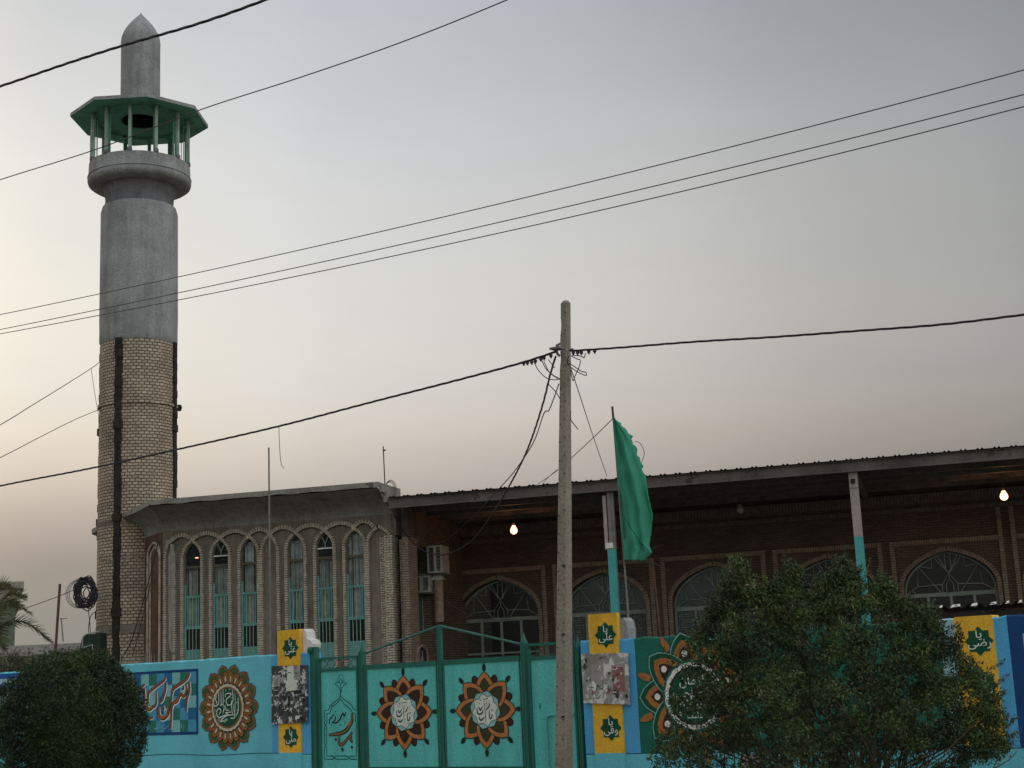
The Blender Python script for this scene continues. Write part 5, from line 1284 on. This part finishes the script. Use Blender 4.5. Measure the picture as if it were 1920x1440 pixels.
p0, p1 = at(1223, 1046, 20.3), at(1238, 1190, 20.3); s_ = (p1-p0)/(p1.z-p0.z); b0 = p0-s_*p0.z
m = MB(); m.tube([(0, 0, 0), p0-b0], .012, 6); o = m.build('support_pole', 'rusty'); o.location = b0; tag(o, 'bare thin pole behind the wall at the lower corner of the flag', 'pole')
# tall thin rod in front of the hall
p0, p1 = at(504, 839, 29.5), at(507, 1225, 29.5); s_ = (p1-p0)/(p1.z-p0.z); b0 = p0-s_*p0.z
m = MB(); m.tube([(0, 0, 0), p0-b0], .021, 7, r2=.017); o = m.build('rod', 'steel_old'); o.location = b0; tag(o, 'tall thin grey rod standing before the blank bay of the hall', 'rod')

# ================================================================ low sheet canopy at the right
cz_ = W.z(1850, 1134, 2.2); x0_, x1_ = W.x(1742, 1130, 2.2), W.x(2200, 1110, 2.2)
t = thing('sheet_canopy', 'low dark corrugated canopy with pale strips added for its sky-lit edge behind the wall at far right', 'canopy', W.world(x0_, 2.2, 0), W.rz)
m = MB(); m.use('tie_dark'); n = 150; Lc = x1_-x0_
for i in range(n):
    a, c = Lc*i/n, Lc*(i+1)/n; h = lambda u: .022*math.sin(u*40)
    m.face([(a, 0, cz_+h(a)), (c, 0, cz_+h(c)), (c, 1.9, cz_-.28+h(c)), (a, 1.9, cz_-.28+h(a))])
m.build('corrugated_sheet', None, t)
m = MB(); m.use('tie_dark'); m.box(0, Lc, .05, .12, cz_-.17, cz_-.06); m.box(0, Lc, 1.6, 1.68, cz_-.38, cz_-.27); m.build('edge_beam', None, t)
m = MB(); m.use('white_paint'); u = .12  # added white strips stand in for sheet edges catching the sky
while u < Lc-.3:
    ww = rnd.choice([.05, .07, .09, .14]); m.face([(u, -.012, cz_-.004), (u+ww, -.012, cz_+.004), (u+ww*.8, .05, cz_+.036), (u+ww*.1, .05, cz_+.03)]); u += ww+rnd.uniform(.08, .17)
m.build('skylit_edge_strip', None, t)
for px in (1872, 2150):
    m = MB(); m.use('steel_old'); xx = W.x(px, 1150, 2.2)-x0_; m.tube([(xx, .08, 0), (xx, .08, cz_-.1)], .02, 6); m.build('support_post', None, t)

# iron spikes behind the left wall
xa = W.x(214, 1240, .5); xb = W.x(296, 1240, .5)
t = thing('spike_rail', 'row of short iron spikes behind the mural wall at the minaret foot', 'spike rail', W.world(xa, .5, 0), W.rz)
m = MB(); m.use('grey_green'); zz_ = W.z(250, 1240, .5); m.tube([(0, 0, zz_-.12), (xb-xa, 0, zz_-.12)], .012, 5); m.tube([(.05, 0, 0), (.05, 0, zz_-.1)], .015, 5); m.tube([(xb-xa-.05, 0, 0), (xb-xa-.05, 0, zz_-.1)], .015, 5); m.build('rail', None, t)
n = 15
for k in range(n):
    m = MB(); m.use('steel_old' if k % 2 else 'grey_green'); u = (xb-xa)*k/(n-1); m.tube([(u, 0, zz_-.16), (u+rnd.uniform(-.02, .02), 0, zz_+rnd.uniform(.03, .13))], .009, 5, r2=.003); m.build('spike', None, t)

# ================================================================ far left things
c0 = at(45, 1090, 60)
t = thing('far_building', 'pale two-storey house with a flat parapet at the far left edge', 'house', (c0.x, c0.y, 0), R(20))
zt_ = c0.z
m = MB(); m.use('far_wall_green'); m.box(-9, -.3, .3, 9, 0, zt_-.9); m.build('wall', None, t)
m = MB(); m.use('far_wall'); m.box(-9.3, 0, 0, 9.3, zt_-.28, zt_); m.use('far_wall'); m.box(-9.2, -.12, .12, 9.2, zt_-.9, zt_-.285); m.build('parapet', None, t)
for k in range(3): m = MB(); m.use('far_dark'); m.box(-2.6-k*2.2, -1.6-k*2.2, .27, .299, 3.1, 4.4); m.build('window', None, t)
c0 = at(200, 1203, 48)
t = thing('far_building', 'long low building with a grey concrete roof band behind the round shrub', 'building', (c0.x, c0.y, 0), R(1.5))
m = MB(); m.use('far_slab'); m.box(-13, 1.5, 0, 8, c0.z-.34, c0.z); m.build('roof_band', None, t)
m = MB(); m.use('far_dark'); m.box(-12.5, 1.2, 1.2, 7.5, 0, c0.z-.345); m.build('wall', None, t)  # near-black wall colour holds the shadow under the roof
for k in range(5): m = MB(); m.use('far_wall'); m.box(-12+k*3.2, -11.7+k*3.2, .2, .5, 0, c0.z-.345); m.build('roof_post', None, t)
p0, p1 = at(112.5, 1095, 30), at(104, 1222, 30); s_ = (p1-p0)/(p1.z-p0.z); b0 = p0-s_*p0.z
m = MB(); m.tube([(0, 0, 0), p0-b0], .028, 7); o = m.build('steel_post', 'rusty'); o.location = b0; tag(o, 'dark red steel post standing left of the cable coil', 'post')
p0, p1 = at(115, 1160, 47), at(118.5, 1203, 47); 
m = MB(); m.tube([(0, 0, 0), p0-p1], .022, 5); m.tube([(-.12, 0, p0.z-p1.z), (.12, 0, p0.z-p1.z)], .015, 5); o = m.build('roof_antenna', 'steel_old'); o.location = p1; tag(o, 'small thin antenna on the low concrete roof', 'antenna')
# tube frame with tarp
t0 = at(150, 1237, 31.5); t = thing('tarp_stand', 'pale tube frame with a rounded dark tarp beside the minaret foot', 'stand', t0)
q = lambda px, py, dy=0: at(px, py, 31.5+dy)-t0
m = MB(); m.use('ac_white'); m.tube(spline([q(149, 1262), q(154, 1215), (q(155, 1197)), q(160, 1190), q(172, 1186), q(186, 1184)], 4), .016, 5); m.tube([q(154, 1215), q(173, 1209), q(174, 1232)], .016, 5); m.tube([q(154, 1215), q(148, 1232)], .016, 5); m.build('tube_frame', None, t)
m = MB(); m.use('tarp'); P = [q(147, 1262, .05), q(150, 1215, .05), q(153, 1198, .05), q(162, 1190, .05), q(188, 1186, .05), q(188, 1262, .05)]; m.poly(P); P2 = [v+Vector((0, .5, 0)) for v in P]; m.poly(P2)
for i in range(6): m.face([P[i], P[(i+1) % 6], P2[(i+1) % 6], P2[i]])
m.build('tarp', None, t)

# ================================================================ vegetation
def leaves(m, c, n, rad, size, r, asp=.45, flat=1.0):
    """a loose clump of small leaves round c"""
    for _ in range(n):
        while True:
            d = Vector((r.uniform(-1, 1), r.uniform(-1, 1), r.uniform(-1, 1)))
            if d.length <= 1: break
        p = c+Vector((d.x*rad[0], d.y*rad[1], d.z*rad[2]*flat)); s = size*r.uniform(.6, 1.4)
        a = Vector((r.gauss(0, 1), r.gauss(0, 1), r.gauss(0, 1)+.4)).normalized(); b_ = a.cross(Vector((r.gauss(0, 1), r.gauss(0, 1), r.gauss(0, 1)))).normalized()*asp
        i = len(m.v); m.v += [tuple(p-a*s), tuple(p+b_*s*.6), tuple(p+a*s), tuple(p-b_*s*.6)]; m.f.append((i, i+1, i+2, i+3)); m.m.append(m.cur); m.uv.append([(0, 0)]*4)
# clipped round shrub
DS = 12.6; sc0 = at(131, 1358, DS); r = random.Random(5)
t = thing('round_shrub', 'dense dark clipped ball shrub at the lower left corner', 'shrub', (sc0.x, sc0.y, .1))
m = MB(); m.use('shrub_leaf'); RX = 137/F*DS; RZ = 138/F*DS
def ballr(d):   # uneven radius of the clipped crown
    return 1+.035*math.sin(d.x*9+d.z*5)+.03*math.sin(d.y*11-d.z*8+1)+.02*math.sin(d.x*23+d.z*19)
zc0 = sc0.z-.1
for k in range(4200):
    while True:
        d = Vector((r.uniform(-1, 1), r.uniform(-1, 1), r.uniform(-1, 1)))
        if .1 < d.length <= 1: break
    dn = d.normalized(); rad = ballr(dn)*(1-.36*r.random()**2.2)*.965
    low = 1.35 if dn.z < 0 else 1.0
    leaves(m, Vector((dn.x*rad*RX, dn.y*rad*RX, zc0+dn.z*rad*RZ*low)), 24, (.045, .045, .043), .0125, r, .6)
for k in range(90):   # stray shoots
    dn = Vector((r.gauss(0, 1), r.gauss(0, 1), abs(r.gauss(0, 1)))).normalized(); 
    for j in range(5): leaves(m, Vector((dn.x*RX*(.97+j*.013), dn.y*RX*(.97+j*.013), zc0+dn.z*RZ*(.97+j*.013))), 4, (.012, .012, .012), .010, r, .6)
m.build('crown', 'shrub_leaf', t)
m = MB(); m.lathe([(RX*.0, zc0-RZ*.95), (RX*.45, zc0-RZ*.7), (RX*.6, zc0), (RX*.4, zc0+RZ*.45), (0, zc0+RZ*.6)], 20); m.build('inner_foliage', 'shrub_leaf', t, smooth=True)
m = MB(); m.use('bark'); m.tube([(0, 0, -.1), (.02, 0, .3), (0, .02, zc0)], .05, 8, r2=.03)
for k in range(9): a = k*.7; m.tube([(0, 0, .35), (.25*math.cos(a), .25*math.sin(a), .7), (.4*math.cos(a), .4*math.sin(a), zc0)], .018, 5, r2=.006)
m.build('trunk', None, t)
# big loose bush
DB = 14.2; bo = at(1560, 1440, DB); r = random.Random(11)
t = thing('loose_bush', 'large ragged green bush with thin bare stems in front of the right wall', 'bush', (bo.x, bo.y, .1))
outl = [(1225, 1500), (1215, 1440), (1240, 1390), (1232, 1340), (1262, 1290), (1268, 1235), (1300, 1190), (1325, 1150), (1352, 1120), (1362, 1075), (1385, 1045), (1402, 1086), (1425, 1112), (1448, 1108), (1462, 1088), (1480, 1085), (1487, 1052), (1498, 1100), (1520, 1104), (1545, 1082), (1565, 1078), (1584, 1043), (1600, 1070), (1612, 1108), (1636, 1112), (1650, 1090), (1668, 1092), (1685, 1128), (1715, 1140), (1735, 1128), (1752, 1150), (1770, 1192), (1800, 1200), (1822, 1235), (1850, 1262), (1862, 1300), (1878, 1340), (1890, 1390), (1880, 1430), (1850, 1420), (1800, 1445), (1790, 1500)]
def inside(x_, y_, P):
    c = False; n = len(P); j = n-1
    for i in range(n):
        if (P[i][1] > y_) != (P[j][1] > y_) and x_ < (P[j][0]-P[i][0])*(y_-P[i][1])/(P[j][1]-P[i][1])+P[i][0]: c = not c
        j = i
    return c
base = Vector((bo.x, bo.y, .1)); m = MB(); tips = []
def edge_d(x_, y_):
    return min(math.hypot(x_-a, y_-b_) for a, b_ in [(P1[0]+(P2[0]-P1[0])*k/4, P1[1]+(P2[1]-P1[1])*k/4) for P1, P2 in zip(outl, outl[1:]) for k in range(4)])
tries = 0
while len(tips) < 2350:
    x_, y_ = r.uniform(1210, 1895), r.uniform(1040, 1475); tries += 1
    if not inside(x_, y_, outl): continue
    if y_ > 1405 and r.random() < .5: continue
    e = edge_d(x_, y_)
    if x_ < 1340 and y_ > 1180 and y_ < 1400 and r.random() < .8*(1340-x_)/100+.12: continue
    if x_ > 1800 and y_ < 1235 and r.random() < .5: continue
    dep = min(1.25, .15+e/F*DB*.95)
    if e > 30 and math.sin(x_*.045+y_*.02)*math.sin(y_*.06-x_*.013)+.35*math.sin(x_*.11) < -.25 and r.random() < .8: continue
    tips.append(at(x_, y_, DB+r.uniform(-dep, dep))-base)
for q in tips:
    m.use('bush_leaf_pale' if r.random() < .035 else 'bush_leaf'); s = r.uniform(.045, .115)
    leaves(m, q, int(58*(s/.08)**1.2), (s*1.15, s*1.15, s*.9), .0185, r, .5)
# sprigs with visible separate leaves round the rim
shoots = []
for k in range(64):
    i = r.randrange(6, 32); u = r.random(); a = (outl[i][0]+(outl[i+1][0]-outl[i][0])*u, outl[i][1]+(outl[i+1][1]-outl[i][1])*u); shoots.append(((a[0], a[1]+22), (a[0]+r.uniform(-16, 16), a[1]-r.uniform(2, 26))))
for (x_, y_), (x2, y2) in shoots+[((1340, 1130), (1352, 1095)), ((1385, 1075), (1384, 1042)), ((1487, 1100), (1486, 1050)), ((1585, 1080), (1582, 1045)), ((1620, 1100), (1630, 1050)), ((1765, 1190), (1795, 1168)), ((1790, 1200), (1800, 1172)), ((1850, 1260), (1882, 1240)), ((1860, 1290), (1888, 1265)), ((1868, 1310), (1885, 1295)), ((1880, 1370), (1905, 1345)), ((1885, 1385), (1912, 1370)), ((1240, 1400), (1212, 1425)), ((1230, 1390), (1258, 1372)), ((1270, 1420), (1240, 1402)), ((1262, 1240), (1242, 1215)), ((1700, 1130), (1712, 1108)), ((1440, 1100), (1432, 1082)), ((1310, 1195), (1290, 1185))]:
    A, B = at(x_, y_, DB)-base, at(x2, y2, DB+r.uniform(-.2, .2))-base; m.use('bush_leaf')
    for k in range(9): leaves(m, A.lerp(B, k/8), 5, (.03, .03, .03), .02, r, .55)
    m.use('bark'); m.tube([A, B], .004, 4)
m.mats = ['bush_leaf', 'bush_leaf_pale', 'bark']  if m.mats[:1] == ['bush_leaf'] else m.mats
cr = m.build('crown', None, t)
m = MB(); m.use('bark'); roots = [Vector((r.uniform(-.5, .5), r.uniform(-.25, .25), 0)) for _ in range(16)]
for k in range(110):
    q = tips[r.randrange(len(tips))]; ro = roots[r.randrange(16)]; mid = ro.lerp(q, .5)+Vector((r.uniform(-.18, .18), r.uniform(-.15, .15), r.uniform(-.05, .12)))
    P = spline([ro, mid, q], 5); m.tube(P, .018*r.uniform(.5, 1), 5, r2=.004)
for k in range(90):
    a = Vector((r.uniform(-1.3, 1.45), r.uniform(-.5, .5), r.uniform(.55, .85))); b_ = a+Vector((r.uniform(-.35, .35), r.uniform(-.2, .2), r.uniform(.1, .45))); m.tube([a, a.lerp(b_, .5)+Vector((r.uniform(-.04, .04), 0, 0)), b_], .006, 4, r2=.003)
m.build('stems', None, t)
# dry bushes behind the wall, far left
for k, (px, py, wpx, hpx, lab) in enumerate([(22, 1248, 40, 30, 'dusty grey shrub above the wall at the far left edge'), (78, 1250, 34, 24, 'lower dusty shrub between the far left shrub and the ball shrub')]):
    D = 29; c = at(px, py, D); t = thing('dry_shrub', lab, 'shrub', (c.x, c.y, 0)); r = random.Random(20+k); m = MB(); m.use('dry_leaf')
    for q in range(260):
        d = Vector((r.gauss(0, .45), r.gauss(0, .45), r.gauss(0, .42))); leaves(m, Vector((d.x*wpx/F*D, d.y*wpx/F*D, c.z+d.z*hpx/F*D)), 16, (.08, .08, .08), .03, r, .4)
    m.build('crown', 'dry_leaf', t)
    m = MB(); m.use('bark')
    for q in range(7): m.tube([(r.uniform(-.1, .1), 0, 0), (r.uniform(-.3, .3), r.uniform(-.2, .2), c.z*.6), (r.uniform(-.4, .4), r.uniform(-.2, .2), c.z)], .02, 5, r2=.006)
    m.build('stem', None, t)
# palm
D = 38; pc = at(-30, 1188, D); t = thing('palm_tree', 'date palm crown with drooping fronds at the far left edge', 'palm tree', (pc.x, pc.y, 0)); r = random.Random(3)
m = MB(); m.use('bark'); 
for k in range(16): z = pc.z*k/16; m.lathe([(.2, z), (.26, z+pc.z/16*.8), (.2, z+pc.z/16)], 12)
m.build('trunk', None, t)
ends = [(57, 1149, -.5), (96, 1202, .4), (46, 1118, .2), (36, 1137, .8), (14, 1098, 0), (-60, 1080, 0), (-110, 1120, .5), (-130, 1180, -.5), (-90, 1230, 0), (8, 1215, .8), (-20, 1075, -.8), (-50, 1100, -1.2), (30, 1172, -1)]
for ex, ey, dy in ends:
    m = MB(); m.use('palm_leaf'); A = Vector((0, 0, pc.z)); B = at(ex, ey, D+dy)-Vector((pc.x, pc.y, 0)); mid = A.lerp(B, .55)+Vector((0, 0, .42)); P = spline([A, mid, B], 14); m.tube(P, .018, 4, r2=.005)
    for i in range(3, len(P)):
        d = (P[i]-P[i-1]).normalized(); f_ = i/len(P); Ln = .36*math.sin(math.pi*min(.97, f_*.85+.15))+.08
        sd1 = d.cross(Vector((0, 0, 1))).normalized()
        for s in (-1, 1):
            for j in range(2):
                pp = P[i]+d*(j*.04); tip = pp+(d*.75+sd1*s*.5+Vector((0, 0, (.35 if s > 0 else -.5)+r.uniform(-.2, .2)))).normalized()*Ln*r.uniform(.8, 1.1); wd = d.cross(tip-pp).normalized().cross(tip-pp).normalized()*.014
                m.face([pp-wd, pp+wd, tip])
    m.build('frond', None, t)
